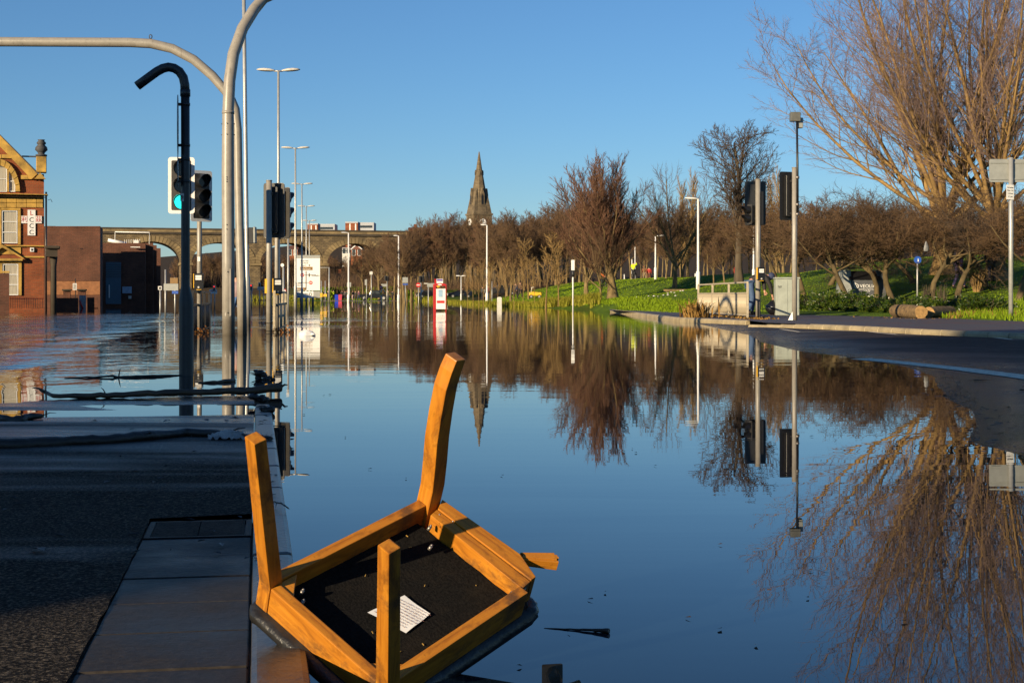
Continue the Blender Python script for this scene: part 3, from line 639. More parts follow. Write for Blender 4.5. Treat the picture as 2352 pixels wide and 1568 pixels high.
debris('drift_branch',[GP(-20,962,.01),GP(40,962,.018),GP(95,955,.02)],[.02,.03,.014],'ragged dark stick with frayed bark on the puddled pavement',m_wetdark,seed=9,wob=.012,twigs=((5,.05,.03,.03,.006),(7,-.06,.03,.02,.006),(9,.1,.0,.02,.004)))
def clump(x,y,s,seed,label,flat=.6,z=.0):
    rr=random.Random(seed); p=GP(x,y,z); r=thing('debris_clump',label,'debris',tuple(p)); mb=MB()
    for i in range(9):
        a=rr.uniform(0,6.28); q=p+Vector((math.cos(a)*s*rr.uniform(0,.9),math.sin(a)*s*rr.uniform(0,.7),s*rr.uniform(.1,flat)))
        mb.ball(q,s*rr.uniform(.25,.55),7,5,sq=(rr.uniform(.6,1.4),rr.uniform(.6,1.4),rr.uniform(.4,.9)))
    mb.v=[(x+rr.gauss(0,s*.05),y+rr.gauss(0,s*.05),z+rr.gauss(0,s*.05)) for x,y,z in mb.v]
    mb.build('mass',m_wetdark,r,world=True); mb=MB()
    for i in range(14):
        a=rr.uniform(0,6.28); q=p+Vector((0,0,s*.3)); mb.cone3(q,q+Vector((math.cos(a),math.sin(a),rr.uniform(-.1,.7)))*s*rr.uniform(.9,1.7),s*.06)
    mb.build('stalks',m_wetdark,r,world=True)
clump(592,868,.075,1,'tall dark clump of debris standing in water by the kerb end',1.1); clump(618,872,.045,2,'low dark clump of debris beside the tall clump by the kerb end',.5)
clump(600,927,.07,3,'ragged leafy debris heap on the kerb behind the long branch',.8,.01); clump(608,945,.06,4,'flat debris heap on the kerb stones before the long branch',.5,.01)
clump(609,1012,.04,5,'small debris knot on the kerb behind the chair leg',.5,.03)
rr=random.Random(21); lf=MB()
for i in range(150):
    y=rr.uniform(930,1330); x=rr.uniform(0,640) if i<60 else rr.uniform(585,632)
    d=D(y,.04); X_=WX(x,d)
    if X_>XK(d)-.01: continue
    z=max(zpf(X_,d),0)+.003; s=rr.uniform(.006,.028); a=rr.uniform(0,3.14); Rm=Matrix.Rotation(a,3,'Z')
    pts=[Rm@Vector(q) for q in ((-s,0,0),(-.3*s,-.3*s,.004),(s,0,.002),(-.2*s,.35*s,.005))]
    lf.add([p+Vector((X_,d,z)) for p in pts],[(0,1,2,3)])
fl=MB(); rr=random.Random(44)
for i in range(70):
    y=760+rr.random()**2*780; x=rr.uniform(690,2100); d=D(y); s=rr.uniform(.004,.014)*(1+d*.06); a=rr.uniform(0,3.1)
    fl.add([(WX(x,d)+s*math.cos(a+q)*k_,d+s*math.sin(a+q)*k_*.7,.003+.001*q) for q,k_ in ((0,1),(1.6,.45),(3.14,1),(4.7,.4))],[(0,1,2,3)])
tag(fl.build('floating_specks',m_wetdark),'small dark leaves and specks afloat on the open water','leaf litter',kind='stuff')
tag(lf.build('leaf_litter',m_wetdark),'scattered dark leaves and bark flakes on the wet pavement','leaf litter',kind='stuff')
for i,(x,y,l) in enumerate(((212,962,'oval'),(383,963,'pointed'),(473,960,'long'),(540,957,'bent'),(275,1051,'round'),(88,1289,'brown'))):
    d=D(y,.03); X_=WX(x,d); s=.035 if i!=4 else .015; mb=MB(); rr=random.Random(i)
    mb.add([(-s,0,0),(-.3*s,-.5*s,.006),(.4*s,-.4*s,.012),(s,0,.004),(.3*s,.5*s,.010),(-.4*s,.4*s,.004),(0,0,.022 if i==3 else .008)],[(0,1,6),(1,2,6),(2,3,6),(3,4,6),(4,5,6),(5,0,6)],0,True)
    o=mb.build('fallen_leaf',m_wetdark); o.location=(X_,d,max(zpf(X_,d),0)+.004); o.rotation_euler=(0,0,i*1.1); tag(o,'curled dark fallen leaf on the puddled pavement','leaf','leaves fallen on the pavement')
# plastic bag on the branch end
m_film=mk('dirty_clear_plastic',(.42,.38,.34),.3,0,.5,12)
pb=GP(525,993,.06); mb=MB(); nn=16; rr=random.Random(8); pts=[]
for j in range(nn+1):
    for i in range(nn+1):
        u,w_=i/nn-.5,j/nn-.5; pts.append((pb.x+u*.20+.01*math.sin(w_*14),pb.y+w_*.16,max(.040*math.exp(-(u*u*5+w_*w_*10))+.010*math.sin(u*31+w_*9)*math.sin(w_*27+u*4)+.006*math.sin(u*57+w_*23)+.008,.001)+.025))
mb.add(pts,[(j*(nn+1)+i,j*(nn+1)+i+1,(j+1)*(nn+1)+i+1,(j+1)*(nn+1)+i) for j in range(nn) for i in range(nn)],0,True)
tag(mb.build('plastic_bag',m_film),'crumpled translucent plastic bag snagged on the dark branch','bag')
# white plastic bag afloat
wb=GP(703,771,0); mb=MB(); rings=[]
for i in range(9):
    a=math.pi*i/16; rings.append([])
    for j in range(18):
        b=2*math.pi*j/18; r=.165*math.cos(a)*(1+.12*math.sin(3*b+1)+.06*math.sin(7*b)); rings[-1].append((wb.x+r*math.cos(b)*1.05,wb.y+r*math.sin(b)*.7,-.01+.125*math.sin(a)*(1+.12*math.sin(2*b+a*3))))
mb.loft(rings,sm=True); mb.tube([(wb.x+.12,wb.y-.08,.03),(wb.x+.17,wb.y-.1,.04),(wb.x+.20,wb.y-.09,.01)],[.03,.022,.01],8)
tag(mb.build('floating_bag',mk('white_bag_plastic',(.80,.79,.76),.5,0,.12,14,.4,18)),'bulging white plastic bag floating near the lamp post reflections','bag')
# ------------------------------------------------------------------ street furniture
def rrect(w,h,r,n=4):
    out=[]
    for cx_,cy_,a0 in ((w/2-r,-h/2+r,-90),(w/2-r,h/2-r,0),(-w/2+r,h/2-r,90),(-w/2+r,-h/2+r,180)):
        for k in range(n+1):
            a=math.radians(a0+90*k/n); out.append((cx_+r*math.cos(a),cy_+r*math.sin(a)))
    return out
def signal_head(root, c, h, w, yaw, lit=-1, litmat=None, border=True, n=3, bmat=None):
    """traffic signal head; faces local -y turned by yaw; c in root space"""
    Rm=Matrix.Rotation(yaw,3,'Z'); c=Vector(c); F=lambda a,b,d: c+Rm@Vector((a,d,b))
    mb=MB(); mb.prism(rrect(w,h,.05),F,0,.014); bd=mb.build('backing_board',bmat or m_board,root)
    if border:
        o=rrect(w+.012,h+.012,.056); i=rrect(w-.125,h-.125,.025); k=len(o)
        mb=MB(); mb.add([F(a,b,-.006) for a,b in o]+[F(a,b,-.006) for a,b in i]+[F(a,b,.003) for a,b in o]+[F(a,b,-.0005) for a,b in i],
            [(j,(j+1)%k,k+(j+1)%k,k+j) for j in range(k)]+[(j,(j+1)%k,2*k+(j+1)%k,2*k+j) for j in range(k)]+[(k+j,k+(j+1)%k,3*k+(j+1)%k,3*k+j) for j in range(k)])
        mb.build('white_border',m_white,bd)
    st=h/(n+.35)
    mb=MB(); mb.prism(rrect(w*.52,h*.86,.03),F,.016,.15); mb.build('housing',m_black,root,bevel=.006)
    for i in range(n):
        z=(1-i)*st if n==3 else (.5-i)*st
        mb=MB(); mb.prism([(st*.40*math.cos(a*.3142),st*.40*math.sin(a*.3142)+z) for a in range(20)],F,-.012,-.0015)
        ln=mb.build('lens',litmat if i==lit else m_lens,root)
        r0,r1=st*.46,st*.43; mb=MB(); rings=[[],[]]; dep=.27
        for a in range(15):
            an=math.radians(-80+340*a/14); cut=dep*(.55+.45*max(0,math.sin(an))**.6) if math.sin(an)>0 else dep*.5
            rings[0].append(F(r0*math.cos(an),r0*math.sin(an)+z,-.001)); rings[1].append(F(r1*math.cos(an),r1*math.sin(an)+z,-cut))
        mb.loft(rings,sm=True,caps=False,closed=False); mb.build('visor',m_black,ln)
    mb=MB()
    for z in (h*.3,-h*.36): mb.obox(c+Rm@Vector((0,.19,z)),(.07,.10,.05),Rm)
    mb.build('bracket',m_dark,root)
def post(root,h,r,mat,z0=-.4,cap=True,name='post',n=14):
    mb=MB(); mb.tube([(0,0,z0),(0,0,h*.5),(0,0,h)],r,n)
    if cap: mb.tube([(0,0,h),(0,0,h+.02)],r*1.12,n)
    return mb.build(name,mat,root)
def button_box(root,c,yaw,s=1.0):
    Rm=Matrix.Rotation(yaw,3,'Z'); c=Vector(c); F=lambda a,b,d:c+Rm@Vector((a*s,d*s,b*s))
    mb=MB(); mb.prism(rrect(.20,.36,.02),F,-.07,.05); bx=mb.build('push_button_unit',m_black,root,bevel=.004)
    mb=MB(); mb.prism([(-.068,.085),(.068,.085),(.068,.135),(-.068,.135)],F,-.073,-.0705); mb.prism([(-.068,.03),(.068,.03),(.068,.078),(-.068,.078)],F,-.073,-.0705); mb.build('instruction_plate',m_white,bx)
    mb=MB(); mb.prism([(.022*math.cos(k*.5236),.022*math.sin(k*.5236)-.135) for k in range(12)],F,-.082,-.0705); mb.build('button',m_offw,bx)
    mb=MB(); mb.prism([(-.05,-.195),(.06,-.195),(.06,-.178),(-.05,-.178)],F,-.06,.03); mb.prism([(-.118,-.15),(-.102,-.15),(-.102,.17),(-.118,.17)],F,-.06,.04); mb.build('yellow_trim',m_yellow,bx)
# hooked dark pole in the foreground
d=D(862); dp=thing('hooked_pole','dark grey swaged pole with hooked top standing in shallow water','pole',(WX(427,d),d,0))
pp=lambda x,y:P(x,y,d)
mb=MB(); k=3400/d
mb.tube([pp(428,930),pp(428,860),pp(428,700),pp(427.5,688),pp(426,658),pp(426,640),pp(426,400),pp(425.5,214)],[16.5/k,16.5/k,16.5/k,16/k,10.2/k,10/k,10/k,10/k],20); mb.build('column',m_dark,dp,world=True)
mb=MB(); mb.tube([pp(425.5,216),pp(424.5,195),pp(421,178),pp(412,164.5),pp(400,157),pp(387,154.5),pp(374,157.5),pp(360,165),pp(338,181),pp(315,198)],10.6/k,20); mb.tube([pp(425.5,222),pp(425.5,206)],11.6/k,18); mb.build('hook',m_dark,dp,world=True)
for y0,r,y_ in ((287,69,0),(392,37,1)):
    cc=pp(409.5,y0); mb=MB(); rad=r/k; ring=lambda xo:[Vector((cc.x+xo-.20*rad*math.cos(a),cc.y+rad*math.cos(a)*.97,cc.z+rad*math.sin(a))) for a in [i*.2618 for i in range(24)]]
    mb.loft([ring(-.008),ring(.0)]); sgn=mb.build('round_sign',m_signback,dp,world=True)
    mb=MB()
    for s in (-.68,.68): mb.box(cc.x+.0,cc.x+.05,cc.y-.03,cc.y+.03,cc.z+s*rad-.012,cc.z+s*rad+.012); mb.tube([pp(426,y0-s*r-3),pp(426,y0-s*r+3)],10.8/k,16)
    mb.build('bracket',m_dark,dp,world=True)
pl=pp(421,454); mb=MB(); mb.box(pl.x-.020,pl.x+.018,pl.y-.052,pl.y-.047,pl.z-.04,pl.z+.04); np_=mb.build('number_plate',m_offw,dp,world=True)
me=text_mesh('9',.055,m_textblk); o=mesh_obj('numeral',me,np_); o.rotation_euler=(math.pi/2,0,0); o.location=(pl.x-dp.location.x,pl.y-.056,pl.z-.018); o.location.y-=dp.location.y
# mast arms
d=D(769); r=thing('mast_arm_pole','thick beige mast arm pole curving up over the carriageway','pole',(WX(525,d),d,0)); k=3400/d
mb=MB(); pts=[P(525,800,d),P(524.5,600,d),P(523.5,400,d),P(524,257,d),P(527.5,185,d+.1),P(536,125,d+.2),P(557,66,d+.5),P(584,22,d+.9),P(606,-4,d+1.2)]
pts+=[Vector((-4.35,32.2,7.75)),Vector((-3.3,33.1,8.35)),Vector((-2,34.2,8.75)),Vector((-.4,35.6,8.9)),Vector((1.0,36.8,8.95)),Vector((1.7,37.4,8.97))]
mb.tube(pts,[14.3/k]*3+[13.3/k]*12,24); mb.tube([P(524,262,d),P(524,255,d)],14.2/k,24); mb.build('mast',m_grey,r,world=True)
mb=MB(); c=P(526,640,d); mb.prism(rrect(.13,.98,.02),lambda a,b,q:Vector((c.x+a,c.y-math.sqrt(max(.132**2-min(abs(a),.13)**2,0))+q,c.z-.28+b)),-.003,.02); dr=mb.build('access_door',m_grey,r,world=True)
mb=MB()
for zz in (.14,-.70): mb.ball((c.x,c.y-.138,c.z+zz),.012,8,5)
mb.build('door_lock',m_dark,r,world=True)
mb=MB()
for y in (285,310,408,413,418,517,527):
    for xo in ((-1,0,1) if y<330 else (0,)): q=P(524+xo*14.5,y,d); mb.ball((q.x,q.y-(.135 if xo==0 else 0),q.z),.012,7,4)
mb.build('bolts',m_dark,r,world=True)
sg=thing('overhead_signal','black signal head hung on the mast arm over the water','traffic signal',(1.0,36.8,8.95)); 
signal_head(sg,(0,-.25,-.05),1.3,.55,.35,border=False); mb=MB(); mb.tube([(0,0,-.25),(0,0,.35)],.07,10); mb.build('clamp',m_grey,sg)
d=D(768)+.2; r=thing('mast_arm_pole','slimmer beige mast pole whose level arm reaches over the left lanes','pole',(WX(557,d),d,0)); k=3400/d
mb=MB(); pts=[P(557,790,d),P(554.5,650,d),P(550,517,d),P(547.5,400,d),P(545.8,297,d),P(540.5,251,d),P(531,229,d),P(517.5,209,d),P(488,174.5,d),P(445,137.5,d),P(395.5,112,d),P(346,100.5,d),P(297,98,d),P(13,96.5,d),P(-250,96,d)]
mb.tube(pts,[10.8/k]*2+[9.7/k]*3+[10.2/k]*3+[10.8/k]*7,22); mb.build('mast',m_grey,r,world=True)
q=P(346,88,d); mb=MB(); mb.tube([(q.x+.03*math.cos(a),q.y,q.z+.03+.045*math.sin(a)) for a in [i*.7854 for i in range(9)]],.01,6); mb.build('lifting_eye',m_dark,r,world=True)
q=P(-130,96,d); signal_head(r,q-Vector(r.location)+Vector((0,-.3,0)),1.25,.55,0,border=True)
# signals on the left island
d=31.0; r=thing('traffic_signal','white bordered signal showing green, its post behind the hooked pole','traffic signal',(WX(425,d),d,0))
post(r,WZ(372,d),.055,m_grey); q=P(422.5,428,d); signal_head(r,q-Vector(r.location)+Vector((0,-.24,0)),1.16,.53,.12,lit=2,litmat=m_green_on)
d=D(761); r=thing('traffic_signal','white bordered signal turned to the right on a slim post by the railing','traffic signal',(WX(458,d),d,0))
post(r,WZ(398,d),.055,m_grey); q=P(459,452,d); signal_head(r,q-Vector(r.location)+Vector((.08,-.22,0)),1.14,.53,.72)
q=P(458,646,d); button_box(r,q-Vector(r.location)+Vector((0,-.06,0)),.1); q=P(455,592,d); mb=MB(); mb.box(-.03,.03,-.063,-.057,q.z-.08,q.z+.02); mb.build('sticker',m_white,r)
d=D(763.5); r=thing('traffic_signal','signal seen from behind, beige post rising before its dark board','traffic signal',(WX(618,d),d,0))
post(r,WZ(416,d),.062,m_grey); q=P(626,482,d); signal_head(r,q-Vector(r.location)+Vector((0,.22,0)),1.2,.47,math.pi-.12)
mb=MB()
for y in (742,760): mb.tube([(0,0,WZ(y-1,d)),(0,0,WZ(y+1,d))],.065,14)
mb.build('black_strap',m_rubber,r)
q=P(612,657,d); mb=MB(); mb.box(q.x-r.location.x-.03,q.x-r.location.x+.03,-.05,.05,q.z-.16,q.z+.16); mb.build('yellow_unit',m_yellow,r,bevel=.006)
d=D(763)+1.0; r=thing('traffic_signal','signal seen edge-on with push button unit beside the receding guard rail','traffic signal',(WX(636,d),d,0))
post(r,WZ(425,d),.05,m_grey); q=P(650,490,d); signal_head(r,q-Vector(r.location)+Vector((0,.0,0)),1.16,.5,math.pi-.75); q=P(636.5,657,d); button_box(r,q-Vector(r.location)+Vector((.02,-.05,0)),.25)
# guard rails
def guard_rail(p0,p1,npan,h,z0,label,mat,bars,br=.012):
    p0=Vector((*p0,0)); p1=Vector((*p1,0)); r=thing('guard_rail',label,'guard rail',(p0.x,p0.y,z0)); u=(p1-p0); L=u.length; u/=L; n_=Vector((-u.y,u.x,0)); Rm=Matrix((u,n_,Vector((0,0,1)))).transposed()
    for i in range(npan+1):
        mb=MB(); mb.obox(u*(L*i/npan)+Vector((0,0,h/2-.1)),(.09,.06,h+.2),Rm); mb.build('post',mat,r,bevel=.004)
    for i in range(npan):
        a,b=L*i/npan+.05,L*(i+1)/npan-.05; m_=(a+b)/2
        for nm,zz,t_ in (('top_rail',h+.022,.05),('middle_rail',h*.72,.045),('bottom_rail',h*.10,.045)):
            ext=.095 if nm=='top_rail' else 0
            mb=MB(); mb.obox(u*m_+Vector((0,0,zz)),(b-a+ext,.05,t_),Rm); mb.build(nm,mat,r)
        me=None
        for k in range(bars):
            if me is None:
                mb=MB(); mb.tube([(0,0,h*.10+.02),(0,0,h*.72-.02)],br,6); me=mb.mesh('bar',mat)
            o=mesh_obj('bar',me,r); o.location=u*(a+(b-a)*(k+.5)/bars)
    return r
m_rail=mk('dull_galvanised_rail',(.50,.42,.29),.5,.15,.3,10)
guard_rail((WX(1717,44),44),(WX(1604,54.2),54.2),3,1.06,.13,'weathered steel guard rail of three panels on the far footway',m_rail,19,.022)
guard_rail((WX(442,32),32),(WX(481,38.5),38.5),3,.98,-.1,'guard rail running back beside the right-turned signal, standing in water',m_dark,14,.014)
guard_rail((WX(630,33.4),33.4),(WX(656,41),41),3,.98,-.1,'guard rail running back behind the two rear-facing signals, standing in water',m_rail,14,.014)
for (x,y,s,lb) in ((462,764,.10,'orange leaf litter caught round the post of the right-turned signal'),(644,763,.09,'brown leaf litter caught at the end post of the flooded guard rail')):
    p=GP(x,y,0); mb=MB(); rr=random.Random(x)
    for i in range(60):
        q=p+Vector((rr.gauss(0,s*1.3),rr.gauss(0,s),abs(rr.gauss(0,s*.6)))); v=Vector((rr.gauss(0,1),rr.gauss(0,1),rr.gauss(0,1))).normalized()*.05; w_=v.cross(Vector((rr.random(),.3,.5))).normalized()*.03
        mb.add([q,q+v*.5+w_,q+v,q+v*.5-w_],[(0,1,2,3)])
    tag(mb.build('leaf_litter',mk('orange_leaves',(.28,.11,.02),.7,0,.5,30)),lb,'leaf litter',kind='stuff')
# twin-headed lamp columns down the median
def lamp_head(root,p,dirx,L=.66,mat=None):
    prof=[(0,.028,.03),(.08,.06,.045),(.3,.13,.075),(.6,.14,.08),(.85,.10,.06),(1,.03,.02)]; rings=[]
    for t_,w_,h_ in prof: rings.append([Vector((p[0]+dirx*t_*L,p[1]+w_*math.cos(a),p[2]+.06*t_*L+h_*math.sin(a)*(1 if math.sin(a)>0 else .55))) for a in [i*.5236 for i in range(12)]])
    mb=MB(); mb.loft(rings,sm=True); return mb.build('lantern',mat or m_offw,root)
def twin_lamp(label,x,d,H,r0,r1,group='twin lamp columns in the flooded median'):
    r=thing('street_lamp',label,'street lamp',(WX(x,d),d,0),group=group); mb=MB()
    mb.tube([(0,0,-.5),(0,0,1.3),(0,0,1.38),(0,0,H*.6),(0,0,H)],[r0*1.35,r0*1.35,r0,(r0+r1)/2,r1],12); mb.build('column',m_galv,r)
    mb=MB(); mb.tube([(-.16,0,H-.02),(.16,0,H-.02)],.03,8); mb.build('arm',m_galv,r)
    for s in (-1,1): lamp_head(r,(s*.12,0,H-.01),s)
    return r
lp=twin_lamp('twin-headed street lamp next along from the column with a strapped box',639.5,53.2,8.9,.062,.042)
for x,d,lb in ((678.5,81,'twin-headed lamp whose pole crosses the left edge of the direction sign'),(693.5,107,'twin-headed lamp whose pole crosses the middle of the direction sign'),(703.5,133.5,'twin-headed lamp standing just behind the direction sign'),(710.5,159,'last twin-headed lamp of the row, before the viaduct')):
    c=copy_tree(lp); c.location=(WX(x,d),d,0); c['label']=lb
r=twin_lamp('tall galvanised lamp column with a grey box strapped on, beside the mast poles',569,41,9.6,.062,.05)
r.rotation_euler=(0,-.012,0)
mb=MB(); q=P(575,541,41); x0=q.x-r.location.x; mb.box(x0,x0+.12,-.1,.1,q.z-.22,q.z+.22); bx=mb.build('equipment_box',m_dark,r,bevel=.01)
mb=MB(); mb.box(x0+.123,x0+.19,-.11,.11,q.z-.215,q.z+.235); mb.build('box_lid',m_signback,bx,bevel=.015)
# slim white lamps in the park
def park_lamp(label,x,ybase,ytop,d,side,dbl=False,r=.05,mat=None,sleeve=True,L=.55):
    z0=max(th(WX(x,d),d),0); H=WZ(ytop,d)-z0; o=thing('park_lamp',label,'street lamp',(WX(x,d),d,z0-.05)); mb=MB()
    if sleeve: mb.tube([(0,0,-.3),(0,0,1.0),(0,0,1.08),(0,0,H)],[r*1.7,r*1.7,r,r*.75],10)
    else: mb.tube([(0,0,-.3),(0,0,H)],[r,r*.8],10)
    mb.build('column',mat or m_white,o)
    for s in ((-1,1) if dbl else (side,)): lamp_head(o,(0,0,H),s,L,mat or m_white)
    return o
park_lamp('white lamp column rising behind the left end of the guard rail',1603.5,698,455,83,-1,r=.07,L=.75)
park_lamp('short white park lamp on the lawn right of the round tree',1505.5,686,541,125,1,r=.07,L=.75)
park_lamp('tall slim white lamp standing before the church tower',1118.5,689,516,140,-1,r=.085,L=.6)
park_lamp('white lamp standing before the right arch of the viaduct',800.5,692,534,195,-1,r=.11,L=1.0)
park_lamp('white lamp at the viaduct end beside the sign backs',915.5,690,541,200,-1,r=.11,L=.7)
park_lamp('low twin-headed park lamp behind the parked car',1059,660,633,170,0,True,r=.05,L=.6)
park_lamp('pale lamp column partly hidden behind the footway signal',1731,690,516,95,1,r=.06,L=.7)
for x,y,yt,s,lb,mt in ((1316,714.5,597,.05,'slim pole with a white box on top at the reed bed',m_white),(1130,701,646,.05,'thin plain post at the water edge below the church',m_galv)):
    d=D(y); r=thing('marker_post',lb,'post',(WX(x,d),d,0)); mb=MB(); mb.tube([(0,0,-.3),(0,0,WZ(yt,d))],s*.75,8); mb.build('shaft',mt,r)
    if yt==597: mb=MB(); mb.box(-.09,.09,-.07,.07,WZ(621,d),WZ(597,d)); mb.build('box',m_white,r,bevel=.01); mb=MB(); mb.tube([(0,0,WZ(636,d)),(0,0,WZ(621,d)-.003)],.07,8); mb.build('collar',m_dark,r)
d=D(707); mb=MB(); mb.box(-.16,.16,-.1,.1,-.2,WZ(684,d)); mb.prism([(-.16,0),(.16,0),(.10,.06),(-.10,.06)],lambda a,b,q:Vector((a,q,WZ(684,d)+b)),-.1,.1)
o=mb.build('marker_bollard',m_offw); o.location=(WX(1147,d),d,0); tag(o,'squat pale marker bollard standing at the reed edge','bollard')
# signals on the far footway
d=45.6; r=thing('traffic_signal','dark rear-facing signal with push button unit on the footway post','traffic signal',(WX(1741,d),d,.13))
post(r,WZ(413,d)-.13,.078,m_grey); L_=Vector(r.location); q=P(1738,466,d); signal_head(r,q-L_+Vector((0,.26,0)),1.36,.64,math.pi-.1,border=False,bmat=m_black)
q=P(1731,492,d); signal_head(r,q-L_+Vector((-.12,.05,0)),.62,.3,-1.2,border=False,n=2)
q=P(1744,629,d); button_box(r,q-L_+Vector((.03,-.09,0)),.12,1.12); mb=MB(); mb.box(.09,.16,-.05,.05,WZ(516,d)-.13,WZ(440,d)-.13); mb.build('cable_box',m_black,r)
d=41.4; r=thing('traffic_signal','rear-facing signal with a tall camera mast clipped to its post','traffic signal',(WX(1825,d),d,.13)); L_=Vector(r.location)
post(r,WZ(386,d)-.13,.072,m_grey); q=P(1816,449,d); signal_head(r,q-L_+Vector((-.02,.24,0)),1.36,.56,math.pi+.35,border=False,bmat=m_black)
mb=MB(); mb.tube([(.07,-.05,WZ(505,d)),(.07,-.05,WZ(392,d)),(.06,-.03,WZ(282,d))],[.04,.034,.028],10); cm=mb.build('camera_mast',m_black,r)
q=P(1826,269,d)-L_; mb=MB(); mb.box(q.x-.14,q.x+.14,-.12,.10,q.z-.13,q.z+.13); mb.build('detector_box',mk('dull_grey_box',(.12,.12,.105),.5),cm,bevel=.012)
mb=MB(); mb.box(q.x+.06,q.x+.23,.0,.2,q.z-.30,q.z-.02); mb.build('camera_box',m_signback,cm,bevel=.012)
mb=MB()
for y in (408,470,492): mb.tube([(.07,-.05,WZ(y+3,d)-.13),(.07,-.05,WZ(y-3,d)-.13)],.055,10)
mb.build('clip',m_chrome,cm)
mb=MB(); mb.add([(-.19,-.05,0.003),(-.06,-.09,.003),(-.06,.03,.003),(-.07,-.06,.24),(-.12,.02,.003)],[(0,1,3),(1,2,3),(2,4,3),(4,0,3)]); o=mb.build('torn_sticker',m_white,r)
# roadside cabinet
d=51.8; cb=thing('roadside_cabinet','pale grey-green steel cabinet behind the footway signals','cabinet',(WX(1809,d),d,.13),-.05)
m_cab=mk('cabinet_paint',(.33,.36,.31),.5,0,.2,3)
mb=MB(); mb.box(-.41,.41,0,.55,.0,1.27); mb.build('body',m_cab,cb,bevel=.012)
mb=MB(); mb.box(-.44,.44,-.035,.585,1.272,1.33); mb.build('lid',m_cab,cb,bevel=.012)
mb=MB(); mb.box(-.38,-.005,-.012,-.001,.10,1.22); mb.box(.005,.38,-.012,-.001,.10,1.22); mb.build('door',m_cab,cb)
mb=MB(); rr=random.Random(2); mb.tube([(-.34+.02*i,-.016,1.0+.05*math.sin(i*2.2)) for i in range(8)],.008,5); mb.build('graffiti_scrawl',m_textblk,cb)
# sign plate pole on the right
d=43.0; r=thing('sign_pole','pale pole carrying a large sign seen from behind and a no-loading plate','sign',(WX(2322,d),d,.13)); L_=Vector(r.location)
post(r,WZ(362,d)-.13,.066,m_galv,cap=False)
q0,q1=P(2274,365,d),P(2372,418,d); mb=MB(); mb.prism(rrect(q1.x-q0.x,q0.z-q1.z,.05),lambda a,b,c:Vector(((q0.x+q1.x)/2-L_.x+a,c,(q0.z+q1.z)/2-L_.z+b)),.075,.09); sb=mb.build('sign_back',m_signback,r)
for y in (373,411): mb=MB(); zz=WZ(y,d)-.13; mb.box(q0.x-L_.x+.03,q1.x-L_.x-.03,.048,.074,zz-.022,zz+.022); mb.build('channel',m_signback,sb)
q0,q1=P(2308.5,425,d),P(2327,459,d); mb=MB(); Rm=Matrix.Rotation(.35,3,'Z'); cx_=(q0.x+q1.x)/2-L_.x; cz=(q0.z+q1.z)/2-L_.z
mb.obox((cx_,-.09,cz),(.26,.008,q0.z-q1.z),Rm); pt=mb.build('time_plate',m_white,r); pt['label']='white plate reading No loading Mon-Fri 7-10am 4-7pm'
for i,(tx,sz) in enumerate((('No loading',.048),('Mon - Fri',.055),('7-10 am',.055),('4-7 pm',.055))):
    me=text_mesh(tx,sz,m_textblk); o=mesh_obj('lettering',me,pt); o.rotation_euler=(math.pi/2,0,.35); o.location=(cx_+.002,-.097,cz+.12-.088*i)
# cycle sign
d=64; z0=th(WX(2107,d),d); r=thing('cycle_sign','small round blue sign on a slim pole behind the hedge','sign',(WX(2107,d),d,z0)); post(r,WZ(598,d)-z0,.035,m_galv,cap=False)
mb=MB(); zc_=WZ(597,d)-z0; mb.prism([(.16*math.cos(a*.2618),.16*math.sin(a*.2618)) for a in range(24)],lambda a,b,c:Vector((a,c,zc_+b)),-.055,-.045); ds=mb.build('disc',m_blue,r)
mb=MB(); mb.obox((.02,-.058,zc_-.03),(.05,.004,.08),Matrix.Identity(3)); mb.ball((.02,-.058,zc_+.045),.022,8,5,sq=(1,.15,1)); mb.build('pictogram',m_white,ds)
# ------------------------------------------------------------------ big direction sign
d=118; z0=0; r=thing('direction_sign','tall white map-type direction sign with lower panels on two posts','sign',(WX(707,d),d,0)); L_=Vector(r.location)
def sp_box(x0,y0,x1,y1,f,b,mat,name,par,bev=0):
    a=P(x0,y0,d)-L_; c=P(x1,y1,d)-L_; mb=MB(); mb.box(a.x,c.x,f,b,c.z,a.z); return mb.build(name,mat,par,bevel=bev)
for x in (691,718): mb=MB(); q=P(x,680,d)-L_; mb.tube([(q.x,.12,-.5),(q.x,.12,WZ(588,d))],.09,10); mb.build('post',m_galv,r)
main=sp_box(679,593,735,667,0,.03,m_white,'main_panel',r); sp_box(679,586,735,592.6,-.01,.04,m_signback,'head_panel',r)
sp_box(676.5,669,720,684,0,.03,m_white,'lower_panel',r); sp_box(720.3,669,735,684,0,.03,m_signback,'blank_panel',r)
def sgn_text(tx,x,y,sz,mat=m_textblk):
    me=text_mesh(tx,sz,mat,'LEFT'); o=mesh_obj('lettering',me,main); q=P(x,y,d)-L_; o.rotation_euler=(math.pi/2,0,0); o.location=(q.x,-.012,q.z)
u=d/FP
sgn_text('Ilkley A65',690,600.5,4.6*u); sgn_text('Horsforth',690,605.5,4.4*u); sgn_text('Airport',690,610.8,4.4*u); sgn_text('Headingley',715,634,4.2*u)
sgn_text('Bramley',679.8,652,4.0*u); sgn_text('Kirkstall',679.8,656.5,4.0*u); sgn_text('City Centre A65',678,676,4.2*u); sgn_text('Motorway',678,680,4.0*u)
sp_box(689,612.8,718,620.3,-.006,-.001,m_brown,'tourist_patch',main); sgn_text('Abbey House',690,618.3,4.2*u,m_white)
sp_box(679.5,660.5,702,666.5,-.006,-.001,m_brown,'tourist_patch',main); sgn_text('Abbey Mills',680,665.3,3.8*u,m_white); sp_box(679.5,680.6,698.5,683.8,-.006,-.001,m_blue,'motorway_patch',main); sgn_text('M1 M621',680,683.4,3.0*u,m_white)
